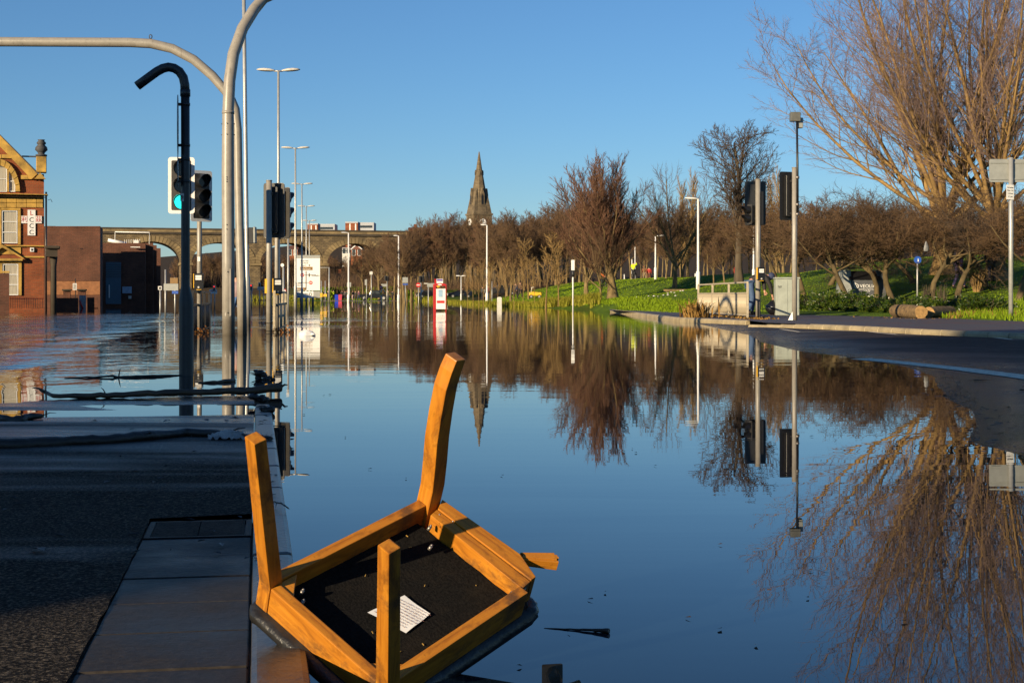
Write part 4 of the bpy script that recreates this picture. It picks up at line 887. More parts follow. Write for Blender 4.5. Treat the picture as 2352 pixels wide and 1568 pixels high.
sp_box(702,622,704,666,-.006,-.001,m_textblk,'route_line',main); sp_box(694,631,726,632,-.010,-.0065,m_textblk,'route_line',main); sp_box(709,628,711.5,635.5,-.014,-.0105,m_textblk,'route_line',main); sp_box(684,648.5,713,649.6,-.010,-.0065,m_textblk,'route_line',main)
for x,y in ((694,631.5),(713.5,649)):
    q=P(x,y,d)-L_; mb=MB(); rr_=4.2*u; mb.prism([(rr_*math.cos(a*.3142),rr_*math.sin(a*.3142)) for a in range(20)],lambda a,b,c:Vector((q.x+a,c,q.z+b)),-.022,-.015); ne=mb.build('no_entry_roundel',m_red,main)
    mb=MB(); mb.box(q.x-rr_*.7,q.x+rr_*.7,-.027,-.023,q.z-rr_*.2,q.z+rr_*.2); mb.build('bar',m_white,ne)
q=P(713,675,d)-L_; mb=MB(); mb.tube([(q.x+3.2*u*math.cos(a),-.012,q.z+2.6*u*math.sin(a)) for a in [math.radians(-60+300*i/12) for i in range(13)]],.6*u,6); mb.build('u_turn_symbol',m_textblk,main)
q=P(710.5,609.3,d)-L_; mb=MB(); mb.box(q.x-3*u,q.x+3*u,-.012,-.006,q.z-.4*u,q.z+.5*u); mb.box(q.x-.4*u,q.x+.5*u,-.017,-.0125,q.z-2.4*u,q.z+2.4*u); mb.build('aeroplane_symbol',m_textblk,main)
# ------------------------------------------------------------------ smaller signs and signals standing in the water beyond
def small_sign(name,label,x,yw,parts,pr=.035,cat='sign',d=None,mat=m_galv,ytop=None):
    d=d or D(yw); X_=WX(x,d); z0=min(0,th(X_,d)) if th(X_,d)<.0 else th(X_,d)
    r=thing(name,label,cat,(X_,d,z0)); L_=Vector(r.location); ty=ytop or min(p[2] for p in parts)-1
    mb=MB(); mb.tube([(0,0,-.3),(0,0,WZ(ty,d)-z0)],pr,8); mb.build('post',mat,r)
    for i,(kind,a,b,c,e,mt) in enumerate(parts):
        if kind=='box':
            p,q=P(a,b,d)-L_,P(c,e,d)-L_; mb=MB(); mb.box(p.x,q.x,-pr-.03-.012*i,-pr-.012-.012*i,q.z,p.z); mb.build('plate',mt,r)
        elif kind=='disc':
            p=P(a,b,d)-L_; R_=c/FP*d; mb=MB(); mb.prism([(R_*math.cos(k*.3142),R_*math.sin(k*.3142)) for k in range(20)],lambda u_,v_,w_:Vector((p.x+u_,w_,p.z+v_)),-pr-.03-.012*i,-pr-.012-.012*i); mb.build('disc',mt,r)
        elif kind=='sig':
            p=P(a,b,d)-L_; hh=c/FP*d; signal_head(r,p+Vector((0,-.1,0)),hh,hh*.46,0 if e>=0 else math.pi,lit=0 if e==1 else -1,litmat=m_red_on,border=e>=0)
    return r
small_sign('lane_sign','white lane-arrow sign on a gantry post in front of the viaduct pier',380,726,[('box',377,651.5,410,667,m_signback)],ytop=619)
o=COL.objects[-1] if False else None
small_sign('brown_sign','brown tourist sign back near the dark brick buildings',402,722,[('box',391.5,638,409,651,m_brown),('box',396,668,410,674.5,m_blue)])
small_sign('camera_sign','small square speed camera sign beside the dark buildings',368,724,[('box',364,657.5,372.5,665.5,m_white),('box',365.5,659,371,664,m_textblk)])
small_sign('far_signal','distant signal showing red with a white turn plate below it',493,708,[('sig',493,662,13,1,None),('box',482,665,499,674,m_white)][:1],pr=.04,cat='traffic signal')
small_sign('turn_plate','white plate with a red slash beside the distant red signal',485,708,[('box',481,665,499,674.5,m_white),('box',483,668,490,669,m_red)])
small_sign('far_signal','distant signal showing red just right of the lamp column with a box',578,706,[('sig',577.5,660,15,1,None)],pr=.04,cat='traffic signal')
small_sign('far_signal','distant unlit signal over two white plates before the viaduct pier',596,704,[('sig',596.5,654,11,0,None),('box',591.5,658.5,609,662,m_white),('box',591.5,663,609,666,m_offw)],pr=.04,cat='traffic signal')
small_sign('plate_sign','grey plate on two thin legs beside the unlit distant signal',606,704,[('box',602,668,609,671,m_signback)],pr=.03)
small_sign('no_entry_sign','red no entry disc on the post left of the bus shelter',961.5,709,[('disc',960.8,654.5,5.2,0,m_red),('box',957.3,653.6,964.3,655.4,m_white)])
small_sign('no_entry_sign','red no entry disc beside the pickup truck',876,706,[('disc',875.7,659.5,4.2,0,m_red),('box',872.8,658.8,878.6,660.2,m_white),('box',873.6,671,877.5,678,m_yellow)])
small_sign('far_signal','distant signal seen from behind above the pickup truck',889,703,[('sig',886,639,12,-1,None),('sig',890.5,640,12,-1,None),('box',876,652,890,658,m_signback)],cat='traffic signal')
small_sign('far_signal','distant signal seen from behind left of the bus shelter',967,703,[('sig',965.5,641,15,-1,None),('sig',972,640,15,-1,None)],cat='traffic signal',pr=.05)
small_sign('blank_sign','square grey sign back above a blue strip beside the tall lamp',931,698,[('box',924.5,637,937,649.5,m_signback),('box',925,651.5,937,654.3,m_blue)])
small_sign('blank_sign','grey sign back standing in front of the bus shelter',984,707,[('box',974,650,984,652,m_offw),('box',981,650.5,997,659,m_signback)],ytop=650)
small_sign('blank_sign','grey sign back on the pole nearest the bus shelter',996,709,[('box',990,651,1002,658.5,m_signback)])
small_sign('blank_sign','grey square sign back among the crowd on the far road',803,696,[('box',797,648.5,806.5,659,m_signback)],d=240,pr=.06)
small_sign('blank_sign','narrow sign seen edge-on behind the crowd',842,696,[('box',838,642,843,655,m_signback)],d=235,pr=.07)
small_sign('beacon_post','post with a pale square lamp behind the pickup truck',853,692,[('box',849,623.5,856,630.5,m_offw)],d=240,pr=.08)
small_sign('gantry_post','thin post with a long level arm right of the direction sign',756,699,[('box',718,614,757,615,m_galv)],d=180,pr=.08,ytop=614)
small_sign('keep_left_post','thin pole with a yellow reflective box beside the grass tip',747,697,[('box',743,675,751,681,m_yellow)],ytop=645,pr=.05)
small_sign('keep_left_post','thin pole with a yellow box nearer the direction sign',738,698,[('box',735.5,673,741,682,m_yellow)],ytop=645,pr=.05)
small_sign('camera_pole','slim pole topped by a small white traffic camera beside the lamp row',662,722,[('box',658,535,665,541,m_white)],pr=.045,ytop=541)
small_sign('hooked_pole','white swan-neck pole top beside the guard rail end',651,727,[('disc',649,609,4,0,m_white)],pr=.04,ytop=612)
small_sign('speed_sign','round white speed roundel partly hidden by the guard rail',654,718,[('disc',653,668,5,0,m_red),('disc',653,668,3.5,0,m_white)])
# bus shelter and stop flag
d=D(714); bs=thing('bus_shelter','bright red bus shelter end panel with a white advert, standing in water','bus shelter',(WX(1010,d),d,0)); L_=Vector(bs.location); m_shred=mk('shelter_red',(.42,.012,.012),.4,0,.2,4)
p,q=P(995,655,d)-L_,P(1025.5,716,d)-L_
mb=MB(); mb.box(p.x,p.x+.17,-.05,1.6,-.3,p.z); mb.build('post',m_shred,bs,bevel=.02)
mb=MB(); mb.box(q.x-.05,q.x,-.05,.1,-.3,p.z); mb.build('post',m_shred,bs,bevel=.01)
mb=MB(); w0=p.x; w1=q.x; ring=[(w0,p.z-.03),(w1,p.z-.03)]+[(w1-(w1-w0)*t_,p.z-.03+.02+.13*math.sin(math.pi*(.15+.7*t_))) for t_ in [i/10 for i in range(11)]]
mb.prism(ring,lambda a,b,c:Vector((a,c,b)),-.06,1.7); mb.build('roof',m_shred,bs)
mb=MB(); mb.box(w0+.16,w1-.05,-.045,-.005,.10,p.z-.19); ad=mb.build('advert_case',m_white,bs); ad['label']='lit white advert poster'
mb=MB(); mb.box(w0+.28,w1-.2,-.052,-.047,.75,1.15); mb.build('poster_print',mk('pale_blue_print',(.30,.45,.60),.5),ad); mb=MB(); mb.box(w0+.2,w1-.1,-.052,-.047,.42,.56); mb.build('poster_print',m_red,ad); 
mb=MB(); mb.prism([(.09*math.cos(k*.5236),.09*math.sin(k*.5236)) for k in range(12)],lambda a,b,c:Vector((w0+.27+a,c,1.35+b)),-.055,-.046); mb.build('poster_print',m_yellow,ad)
mb=MB(); mb.prism([(.12*math.cos(k*.5236)+ (w0+w1)/2,.035*math.sin(k*.5236)+p.z+.03) for k in range(12)],lambda a,b,c:Vector((a,c,b)),-.066,-.061); mb.build('operator_badge',m_white,bs)
bf=thing('bus_stop_flag','red and white bus stop flag on the pole behind the red shelter','sign',(WX(1000,d+.8),d+.8,0)); post(bf,WZ(640,d),.04,m_red,cap=False); L_=Vector(bf.location)
p,q=P(1001,640,d)-L_,P(1016,653,d)-L_; mb=MB(); mb.box(p.x,q.x,-.02,.02,q.z,p.z); fl=mb.build('flag',m_white,bf); mb=MB(); mb.box(p.x+.02,q.x-.02,-.026,-.021,p.z-.12,p.z-.02); mb.build('header',mk('purple_print',(.12,.08,.35),.5),fl)
# ------------------------------------------------------------------ buildings
class Facade:
    """vertical plane through p0 turned by th; px() gives plane coordinates (u, z) of a sight line"""
    def __init__(s,x,d,thdeg):
        s.th=math.radians(thdeg); s.p0=np.array([WX(x,d),d]); s.u=np.array([math.cos(s.th),math.sin(s.th)]); s.n=np.array([-s.u[1],s.u[0]])
    def d(s,x): r=np.array([(x-CX)/FP,1]); return s.n@s.p0/(s.n@r)
    def px(s,x,y):
        d=s.d(x); p=np.array([WX(x,d),d]); return float((p-s.p0)@s.u),WZ(y,d)
    def root(s,name,label,cat): return thing(name,label,cat,(s.p0[0],s.p0[1],0),s.th)
    def box(s,x0,y0,x1,y1,f,b,mat,name,par,bev=0):
        u0,z0=s.px(x0,y0); u1,z1=s.px(x1,y1); mb=MB(); mb.box(u0,u1,f,b,z1,z0); return mb.build(name,mat,par,bevel=bev)
# --- viaduct
va=Facade(586,300,16); vr=va.root('railway_viaduct','long sandstone railway viaduct with round arches closing the view','viaduct')
u0,_=va.px(586,600); u1,_=va.px(740,600); per=u1-u0; pw=(va.px(599,600)[0]-va.px(574,600)[0])*.95; hs=(per-pw)/2
zs=va.px(586,604)[1]; zc=va.px(586,557)[1]; zt=va.px(586,540)[1]; zpar=va.px(586,526)[1]; rise=zc-zs; VD=8.5
mb=MB(); front=[]
us=[]
k0,k1=-5,4
for k in range(k0,k1):
    c=u0+per*(k+.5); us.append((c-per/2,c-hs,'pier'))
    N=24
    for i in range(N):
        a0,a1=math.pi*(1-i/N),math.pi*(1-(i+1)/N); us.append((c+hs*math.cos(a0),c+hs*math.cos(a1),'arch',zs+rise*math.sin(a0),zs+rise*math.sin(a1)))
    us.append((c+hs,c+per/2,'pier'))
for s_ in us:
    a,b=s_[0],s_[1]; za,zb=(-1,-1) if s_[2]=='pier' else (s_[3],s_[4])
    mb.add([(a,0,za),(b,0,zb),(b,0,zt),(a,0,zt),(a,VD,za),(b,VD,zb),(b,VD,zt),(a,VD,zt)],[(0,1,2,3),(5,4,7,6),(0,4,5,1)])
    if s_[2]=='pier':
        for e in (a,b): mb.add([(e,0,-1),(e,VD,-1),(e,VD,zs),(e,0,zs)],[(0,1,2,3)])
mb.build('arcade',m_viaduct,vr)
ue0,ue1=u0+per*k0,u0+per*k1
m_vstone=mk('weathered_viaduct_stone',(.25,.18,.085),.85,0,.6,.35,.5,6,c2=(.09,.067,.036)); m_soot=mk('sooty_stone',(.065,.05,.034),.9,0,.5,.5,.4,6)
mb=MB(); mb.box(ue0,ue1,-.35,VD+.35,zt+.003,zt+.42); mb.build('cornice',m_soot,vr)
L=2.6; n=int((ue1-ue0)/L)
for i in range(n):
    a=ue0+i*L; mb=MB(); mb.box(a+.02,a+L-.02,-.12,.35,zt+.43,zpar-.32); mb.build('parapet_stone',m_vstone,vr)
mb=MB(); mb.box(ue0,ue1,VD-.35,VD+.12,zt+.43,zpar-.32); mb.build('rear_parapet',m_vstone,vr)
mb=MB(); mb.box(ue0,ue1,-.22,.45,zpar-.31,zpar); mb.box(ue0,ue1,VD-.45,VD+.22,zpar-.31,zpar); mb.build('coping',m_soot,vr)
for k in range(-3,2):
    c=u0+per*(k+.5); NV=26
    for i in range(NV):
        a0,a1=math.pi*i/NV+.008,math.pi*(i+1)/NV-.008; w_=1.15; pl=[]
        for (aa,e) in ((a0,0),(a1,0),(a1,w_),(a0,w_)): pl.append((c+(hs+e)*math.cos(aa),zs+(rise+e)*math.sin(aa)))
        mb=MB(); mb.prism(pl,lambda a,b,q:(a,q,b),-.14,-.004); mb.build('voussoir',m_vstone,vr)
for k in range(-3,3):
    c=u0+per*k; mb=MB(); mb.box(c-pw/2-.25,c+pw/2+.25,-.3,VD+.3,zs-.5,zs); mb.build('impost',m_vstone,vr)
    mb=MB(); mb.box(c-pw/2-.18,c+pw/2+.18,-.22,VD+.22,-1,2.2); mb.build('pier_base',m_viaduct,vr)
# --- red brick chapel building at the left
FA=Facade(101,80,17.5); lr=FA.root('red_brick_chapel','red brick gabled building with sandstone dressings and a white cross sign','building')
zz=lambda y:FA.px(101,y)[1]
m_sash=mk('white_sash_frame',(.74,.73,.70),.5,0,.1,10); m_curt=mk('net_curtain',(.42,.38,.30),.9,0,.3,3,stretch=(9,1,.4))
ul=FA.px(-160,500)[0]; uR=0.0
mb=MB(); mb.box(ul,uR,0,11,-1,zz(443)); mb.build('wall',m_brick1,lr)
ga=FA.px(-78,232); gb=FA.px(86,400); gc=(2*ga[0]-gb[0],gb[1])
mb=MB(); zb=zz(443)+.002; mb.prism([(gc[0],zb),(FA.px(101,443)[0],zb),(FA.px(101,400)[0],zz(400)),(gb[0],gb[1]),ga,(gc[0],gc[1])],lambda a,b,q:(a,q,b),.05,.5); mb.build('gable',m_brick1,lr)
mb=MB(); mb.prism([(gc[0],gb[1]-.2),(gb[0],gb[1]-.2),(ga[0],ga[1]-.25)],lambda a,b,q:(a,q,b),.52,10.5); mb.build('roof',m_roofslate,lr)
mb=MB(); dx,dz=gb[0]-ga[0],gb[1]-ga[1]; ln=math.hypot(dx,dz); nx,nz=-dz/ln*.42,dx/ln*.42
mb.prism([ga,gb,(gb[0]+nx*-1,gb[1]+nz*-1),(ga[0],ga[1]-.55)],lambda a,b,q:(a,q,b),-.16,.045); mb.build('gable_coping',m_stone,lr)
mb=MB(); mb.prism([(ga[0]-.05,ga[1]+.06),(gb[0]+.05,gb[1]+.06),(gb[0]+.02,gb[1]-.02),(ga[0],ga[1]-.01)],lambda a,b,q:(a,q,b),-.24,.6); mb.build('roof_verge',m_roofslate,lr)
B=lambda x0,y0,x1,y1,f,m,nm,par=None,b=-.003,bev=0: FA.box(x0,y0,x1,y1,f,b,m,nm,par or lr,bev)
xx=0
for i in range(5):
    B(-62+i*22,355,-41+i*22,364,-.06,m_stone,'stone_course')
for i in range(2): B(48+i*16,402.5,63.5+i*16,412,-.08,m_stone,'stone_course')
mb=MB(); pa,pb,pc=FA.px(79,412),FA.px(105,412),FA.px(92,397.5); mb.prism([pa,pb,pc],lambda a,b,q:(a,q,b),-.3,-.085); mb.build('kneeler_pediment',m_stone,lr)
B(83,360,107,397,-.25,m_stone,'pinnacle_block',b=.5,bev=.03)
q=FA.px(95,358); mb=MB(); rings=[]
for z_,r_ in ((0,.30),(.15,.30),(.2,.16),(.35,.2),(.55,.33),(.8,.30),(1.0,.18),(1.1,.24),(1.2,.24),(1.35,.15),(1.45,.2)):
    rings.append([(q[0]+r_*math.cos(a*.6283),.12+r_*math.sin(a*.6283),q[1]-.02+z_*.62) for a in range(10)])
mb.loft(rings,sm=True); mb.build('urn_finial',m_roofslate,lr)
B(50,357,83,361,.1,m_roofslate,'ridge_cresting',b=.2)
B(-120,443.6,110,449,-.55,m_stone,'cornice',b=.3,bev=.03); B(-120,449.2,107,454,-.35,m_soot,'cornice_bed',b=.2)
for i in range(9): B(-100+i*23,454.5,-77.8+i*23 if i<8 else 98,465.5,-.10,m_stone,'frieze_stone')
for i in range(9): B(-100+i*23,466,-77.8+i*23 if i<8 else 98,476.5,-.06,m_stone,'frieze_stone')
def sash(x0,y0,x1,y1,nr,nc):
    gl=B(x0,y0,x1,y1,-.012,m_glass,'window'); w_=2.2
    cu=B(x0+(x1-x0)*.15,y0+3,x1-3,y1-2,-.018,m_curt,'curtain',gl,b=-.0135)
    for a in range(nc+1): xc=x0+(x1-x0-w_)*a/nc; B(xc,y0,xc+w_,y1,-.07,m_sash,'frame_stile',gl,b=-.02)
    for a in range(nr+1): yc=y0+(y1-y0-w_)*a/nr; B(x0+w_+.1,yc,x1-w_-.1,yc+w_,-.064,m_sash,'frame_rail',gl,b=-.02)
sash(4,484,40,559,3,1); sash(6,606,42,678,3,1)
sash(-30,381,16,441,2,1); sash(21,392,35,441,2,1)
for (x0,y0,x1,y1) in ((-8,477,47,483.5),(-8,477,3.5,562),(41,484,47.3,562),(-8,597,49.5,604.5),(42.5,605,49.5,678),(-8,605,5.5,678)): B(x0,y0,x1,y1,-.09,m_stone,'window_surround')
B(-30,562.5,101.5,566.5,-.16,m_stone,'string_course'); B(-8,567,48,584,-.05,m_stone,'panel_stone')
mb=MB(); a,b,c=FA.px(-40,594),FA.px(52,594),FA.px(6,569); mb.prism([a,b,(b[0],b[1]-.12),(a[0],a[1]-.12)],lambda a,b,q:(a,q,b),-.32,-.1); mb.prism([a,c,(c[0],c[1]+.16),(a[0]-.1,a[1])],lambda a,b,q:(a,q,b),-.28,-.1); mb.prism([c,b,(b[0]+.1,b[1]),(c[0],c[1]+.16)],lambda a,b,q:(a,q,b),-.28,-.1); mb.build('window_pediment',m_stone,lr)
B(50,588,101.5,592,-.1,m_stone,'string_course')
ac=FA.px(-4,441); ro=FA.px(46,441)[0]-ac[0]; ri=ro*.80
for i in range(13):
    a0,a1=math.pi*i/13+.012,math.pi*(i+1)/13-.012; hh=(FA.px(-4,366)[1]-ac[1])/ro
    pl=[(ac[0]+r_*math.cos(a),ac[1]+.02+r_*math.sin(a)*hh) for a,r_ in ((a0,ri),(a1,ri),(a1,ro),(a0,ro))]
    mb=MB(); mb.prism(pl,lambda a,b,q:(a,q,b),-.16,-.02); mb.build('arch_voussoir',m_stone,lr)
B(16.5,392,20.5,441,-.12,m_stone,'mullion')
cr=B(63.4,482,81.4,541,-.07,m_white,'cross_board'); cr['label']='white cross board lettered L C C C with red characters'
c1=B(49,496,63.2,513,-.07,m_white,'cross_arm',cr); c2=B(81.6,496,96,513,-.07,m_white,'cross_arm',cr)
uu=80/FP; m_redp=mk('red_print',(.5,.03,.02),.5)
for tx,x,y,sz,mt in (('L',72.4,494.5,15,m_redp),('C',72.4,510,15,m_textblk),('C',72.4,524,15,m_textblk),('C',72.4,538.5,15,m_textblk),('\u5229',56.2,509,14,m_redp),('\u8332',88.6,509,14,m_redp)):
    me=text_mesh(tx,sz*uu,mt); o=mesh_obj('letter',me,cr); q=FA.px(x,y); o.rotation_euler=(math.pi/2,0,0); o.location=(q[0],-.076,q[1])
B(69,569,78.5,578.5,-.12,m_white,'alarm_box',bev=.01); B(71.5,571.5,76,576,-.13,m_textblk,'alarm_badge',b=-.121)
B(103,565,138,572,-.6,m_soot,'porch_entablature',b=1.0,bev=.04); B(105,572.2,132,590,-.4,m_soot,'porch_frieze',b=.8)
q=FA.px(123,600); mb=MB(); mb.tube([(q[0],.1,-.5),(q[0],.1,FA.px(123,612)[1]),(q[0],.1,FA.px(123,590)[1])],[.17,.16,.22],14); mb.build('porch_column',m_soot,lr)
mb=MB(); q=FA.px(101.5,441); mb.tube([(q[0]+.1,-.05,-.2),(q[0]+.1,-.05,q[1])],.05,8); mb.build('drainpipe',m_black,lr)
q=FA.px(110,460); mb=MB(); mb.tube([(q[0],0,q[1]),(q[0]+.15,0,q[1]+.06),(q[0]+.22,0,q[1]-.1)],.015,5); mb.build('wall_hook',m_black,lr)
# forecourt wall and railing
FW=Facade(40,74,17.5); wr=FW.root('forecourt_wall','dark brick forecourt wall end in front of the red brick building','wall'); FW.box(-120,627,21,720,0,.3,m_brick2,'wall',wr); FW.box(-120,622,22,626.7,-.04,.34,m_stone,'coping',wr)
fr=thing('forecourt_railing','low black iron railing in front of the red brick building','railing',(0,0,0)); FR=Facade(60,76,17.5); fr.location=(FR.p0[0],FR.p0[1],0); fr.rotation_euler=(0,0,FR.th)
for i in range(15): FR.box(24+i*5.2,682+i*.25,25+i*5.2,708,0,.03,m_dark,'railing_bar',fr)
FR.box(23,685,101,686.3,-.02,.05,m_dark,'railing_top',fr)
# --- brown brick works
FB=Facade(230,100,13.5); br=FB.root('brick_warehouse','plain brown brick warehouse with a dark side wall next to the chapel','building')
a=FB.px(40,520); mb=MB(); w0=FB.px(-20,520)[0]; mb.box(w0,0,0,5.0,-1,FB.px(230,523.5)[1]); mb.build('wall',m_brick2,br)
for i in range(14):
    x0=103+i*9.1; FB.box(x0,519.5,x0+9.0,523,-.03,5.05,m_brick2,'parapet_cap',br)
FB.box(103,642,230,645,-.05,-.004,m_brick2,'soldier_course',br); FB.box(103,527.5,230,529,-.03,-.004,m_brick2,'soldier_course',br)
FB.box(108,645.5,229.5,677,-.03,-.004,mk('orange_brick_plinth',(.30,.13,.055),.85,0,.35,3),'plinth',br)
FB.box(184,571,190,572.5,-.02,-.003,m_black,'air_brick',br)
mb=MB(); q=FB.px(104,518); mb.tube([(q[0],1,q[1]),(q[0]+.6,1,q[1])],.02,5); mb.build('roof_rail',m_black,br)
FC=Facade(334,109,13.5); bc=FC.root('brick_depot','low dark brick depot with a blue roller shutter under the viaduct','building')
w0=FC.px(200,557)[0]; mb=MB(); mb.box(w0,0,0,14,-1,FC.px(334,558.5)[1]); mb.build('wall',m_brick2,bc)
FC.box(243,602,278,698,-.08,-.004,mk('blue_shutter',(.06,.13,.19),.5,0,.2,6,stretch=(1,1,8)),'roller_shutter',bc)
for i in range(9): FC.box(243,604+i*4,278,605+i*4,-.10,-.081,m_dark,'shutter_slat',bc)
FC.box(281,658,302.5,673.5,-.1,-.004,mk('blue_white_board',(.32,.42,.55),.5),'notice_board',bc); FC.box(295,679,302,686,-.1,-.004,m_offw,'notice',bc); FC.box(250,654,252.5,684,-.3,-.2,m_white,'barrier_arm',bc)
for (x0,y0,x1,y1,d_) in ((334,558,352,720,112),(352,563,360,720,119),(360,570,369,720,126)):
    f=Facade(x1,d_,13.5); mb=MB(); u_=f.px(x0,600)[0]; mb.box(u_,0,.0,4.5,-1,f.px(x1,y0)[1]); o=mb.build('brick_bay',m_brick2,bc); o.parent=None; o.location=(f.p0[0],f.p0[1],0); o.rotation_euler=(0,0,f.th)
    tag(o,{334:'dark brick bay stepping back behind the depot, the tallest',352:'middle dark brick bay stepping back behind the depot',360:'lowest dark brick bay beside the viaduct arch'}[x0],'building')
FC.box(300,567,322,569,-.5,-.3,m_white,'vent_pipe',bc)
q0,q1=FC.px(246,549),FC.px(290,558); mb=MB(); mb.tube([(q0[0],2,q0[1]),(q1[0],2,q1[1])],.13,8); mb.tube([(q0[0]+.5,2.5,q1[1]),(q0[0]+.5,2.5,q1[1]+.9),(q0[0]+3,2.5,q1[1]+.9),(q0[0]+3,2.5,q1[1])],.05,6); mb.build('roof_duct',m_white,bc)
for i in range(8): FC.box(285+i*5,549-i*.2,286+i*5,558,1.0,1.05,m_white,'roof_railing',bc)
FC.box(307,551,318,559,.5,1.2,m_white,'roof_unit',bc)
def wall_lamp(): pass
# skips, posts and sign by the works
r=thing('works_sign','white notice on a post in front of the brown brick warehouse','sign',(FB.p0[0],FB.p0[1],0),FB.th); FB.box(170,651,179,666,-1.5,-1.45,m_white,'board',r); FB.box(175,640,177,690,-1.44,-1.38,m_dark,'post',r)
for i in range(6): FB.box(171.2,653+i*2,177.5,653.9+i*2,-1.512,-1.501,m_textblk,'text_line',r)
for x0,x1,lb in ((150,170,'dark brick gate pier left of the white notice'),(183,204,'dark brick gate pier right of the white notice')):
    r=thing('gate_pier',lb,'pier',(FB.p0[0],FB.p0[1],0),FB.th); FB.box(x0+2,668,x1-2,715,-3.4,-2.8,m_brick2,'shaft',r); FB.box(x0,664.5,x1,668,-3.6,-2.6,m_soot,'cap',r)
r=thing('leaning_board','pale grey panel with a red slash leaning by the gate pier','panel',(FB.p0[0],FB.p0[1],0),FB.th); FB.box(189,678,204,712,-4.2,-4.1,mk('grey_blue_panel',(.30,.33,.36),.5),'board',r)
u_a,u_b=FB.px(190,690),FB.px(197,707); mb=MB(); mb.tube([(u_a[0],-4.25,u_a[1]),(u_b[0],-4.25,u_b[1])],.06,6); mb.build('red_slash',m_red,r)
r=thing('low_wall','dark low wall with clipped shrubs beside the chapel porch','wall',(FB.p0[0],FB.p0[1],0),FB.th); FB.box(131,684,188,720,-5,-4.6,m_brick2,'wall',r); FB.box(205,683,229,720,-3,-2.7,m_brick2,'wall',r)
# --- church
d=430; zb=th(WX(1100,d),d)-2; ch=thing('church','stone church tower with octagonal broach spire rising above bare woods','church',(WX(1100.5,d),d,0),math.radians(24))
zsb=WZ(491,d); ztip=WZ(344,d); tw=4.0/.79*.62+.05; tw=24.5/FP*d*.92
mb=MB(); mb.box(-tw,tw,-tw,tw,zb,zsb); mb.build('tower',m_churchstone,ch)
mb=MB(); ap=tw*1.02
def octo(z,a): 
    t_=a*math.tan(math.pi/8); return [(a,-t_,z),(a,t_,z),(t_,a,z),(-t_,a,z),(-a,t_,z),(-a,-t_,z),(-t_,-a,z),(t_,-a,z)]
mb.loft([octo(zsb+.01,ap),octo(zsb+(ztip-zsb)*.42,ap*.555),octo(zsb+(ztip-zsb)*.70,ap*.27),octo(ztip-.6,.12)]); mb.build('spire',m_churchstone,ch)
for sx in (-1,1):
    for sy in (-1,1):
        mb=MB(); b_=[(sx*tw*.98,sy*tw*.98,zsb+.02),(sx*tw*.98,sy*tw*.35,zsb+.02),(sx*tw*.35,sy*tw*.98,zsb+.02),(sx*tw*.55,sy*tw*.55,zsb+7.5)]
        mb.add(b_,[(0,1,3),(1,2,3),(2,0,3),(0,2,1)]); mb.build('broach',m_churchstone,ch)
        mb=MB(); mb.box(sx*tw-.55,sx*tw+.55,sy*tw-.55,sy*tw+.55,zb,zsb-4.2); mb.build('buttress',m_churchstone,ch)
        mb=MB(); mb.loft([[(sx*tw+q*.55,sy*tw+w_*.55,zsb-4.19) for q,w_ in ((-1,-1),(1,-1),(1,1),(-1,1))],[(sx*tw+q*.05,sy*tw+w_*.05,zsb-2.6) for q,w_ in ((-1,-1),(1,-1),(1,1),(-1,1))]]); mb.build('pinnacle',m_churchstone,ch)
for k in range(4):
    Rz=Matrix.Rotation(k*math.pi/2,3,'Z')
    for (z0_,h_,w_,out) in ((zsb+2.2,5.2,.62,.90),(zsb+(ztip-zsb)*.60,1.5,.30,.44)):
        mb=MB(); y_=-ap*out; F=lambda a,b,q:Rz@Vector((a,q,z0_+b))
        mb.prism([(-w_,0),(w_,0),(w_,h_*.62),(0,h_),(-w_,h_*.62)],F,y_,y_+(1.5 if h_>3 else .6)); lu=mb.build('lucarne',m_churchstone,ch)
        mb=MB(); mb.prism([(-w_*.5,h_*.08),(w_*.5,h_*.08),(w_*.5,h_*.5),(0,h_*.68),(-w_*.5,h_*.5)],F,y_-.03,y_-.004); mb.build('louvre',m_black,lu)
    F=lambda a,b,q:Rz@Vector((a,q,zsb-2.6+b)); R_=1.05
    mb=MB(); mb.prism([(R_*math.cos(i*.2618),R_*math.sin(i*.2618)) for i in range(24)],F,-tw-.12,-tw-.005); cf=mb.build('clock_face',m_white,ch)
    mb=MB(); mb.prism([(-.07,-.1),(.07,-.1),(.04,.85),(-.04,.85)],F,-tw-.16,-tw-.125); mb.prism([(.05,-.1),(.1,.05),(-.42,.55),(-.5,.48)],F,-tw-.2,-tw-.165); mb.build('clock_hands',m_textblk,cf)
    mb=MB(); F2=lambda a,b,q:Rz@Vector((a,q,zsb-11+b)); mb.prism([(-1.3,0),(1.3,0),(1.3,4),(0,6),(-1.3,4)],F2,-tw-.06,-tw-.004); mb.build('belfry_opening',m_black,ch)
mb=MB(); mb.box(-tw-.25,tw+.25,-tw-.25,tw+.25,zsb-.5,zsb-.002); mb.build('string_course',m_churchstone,ch)
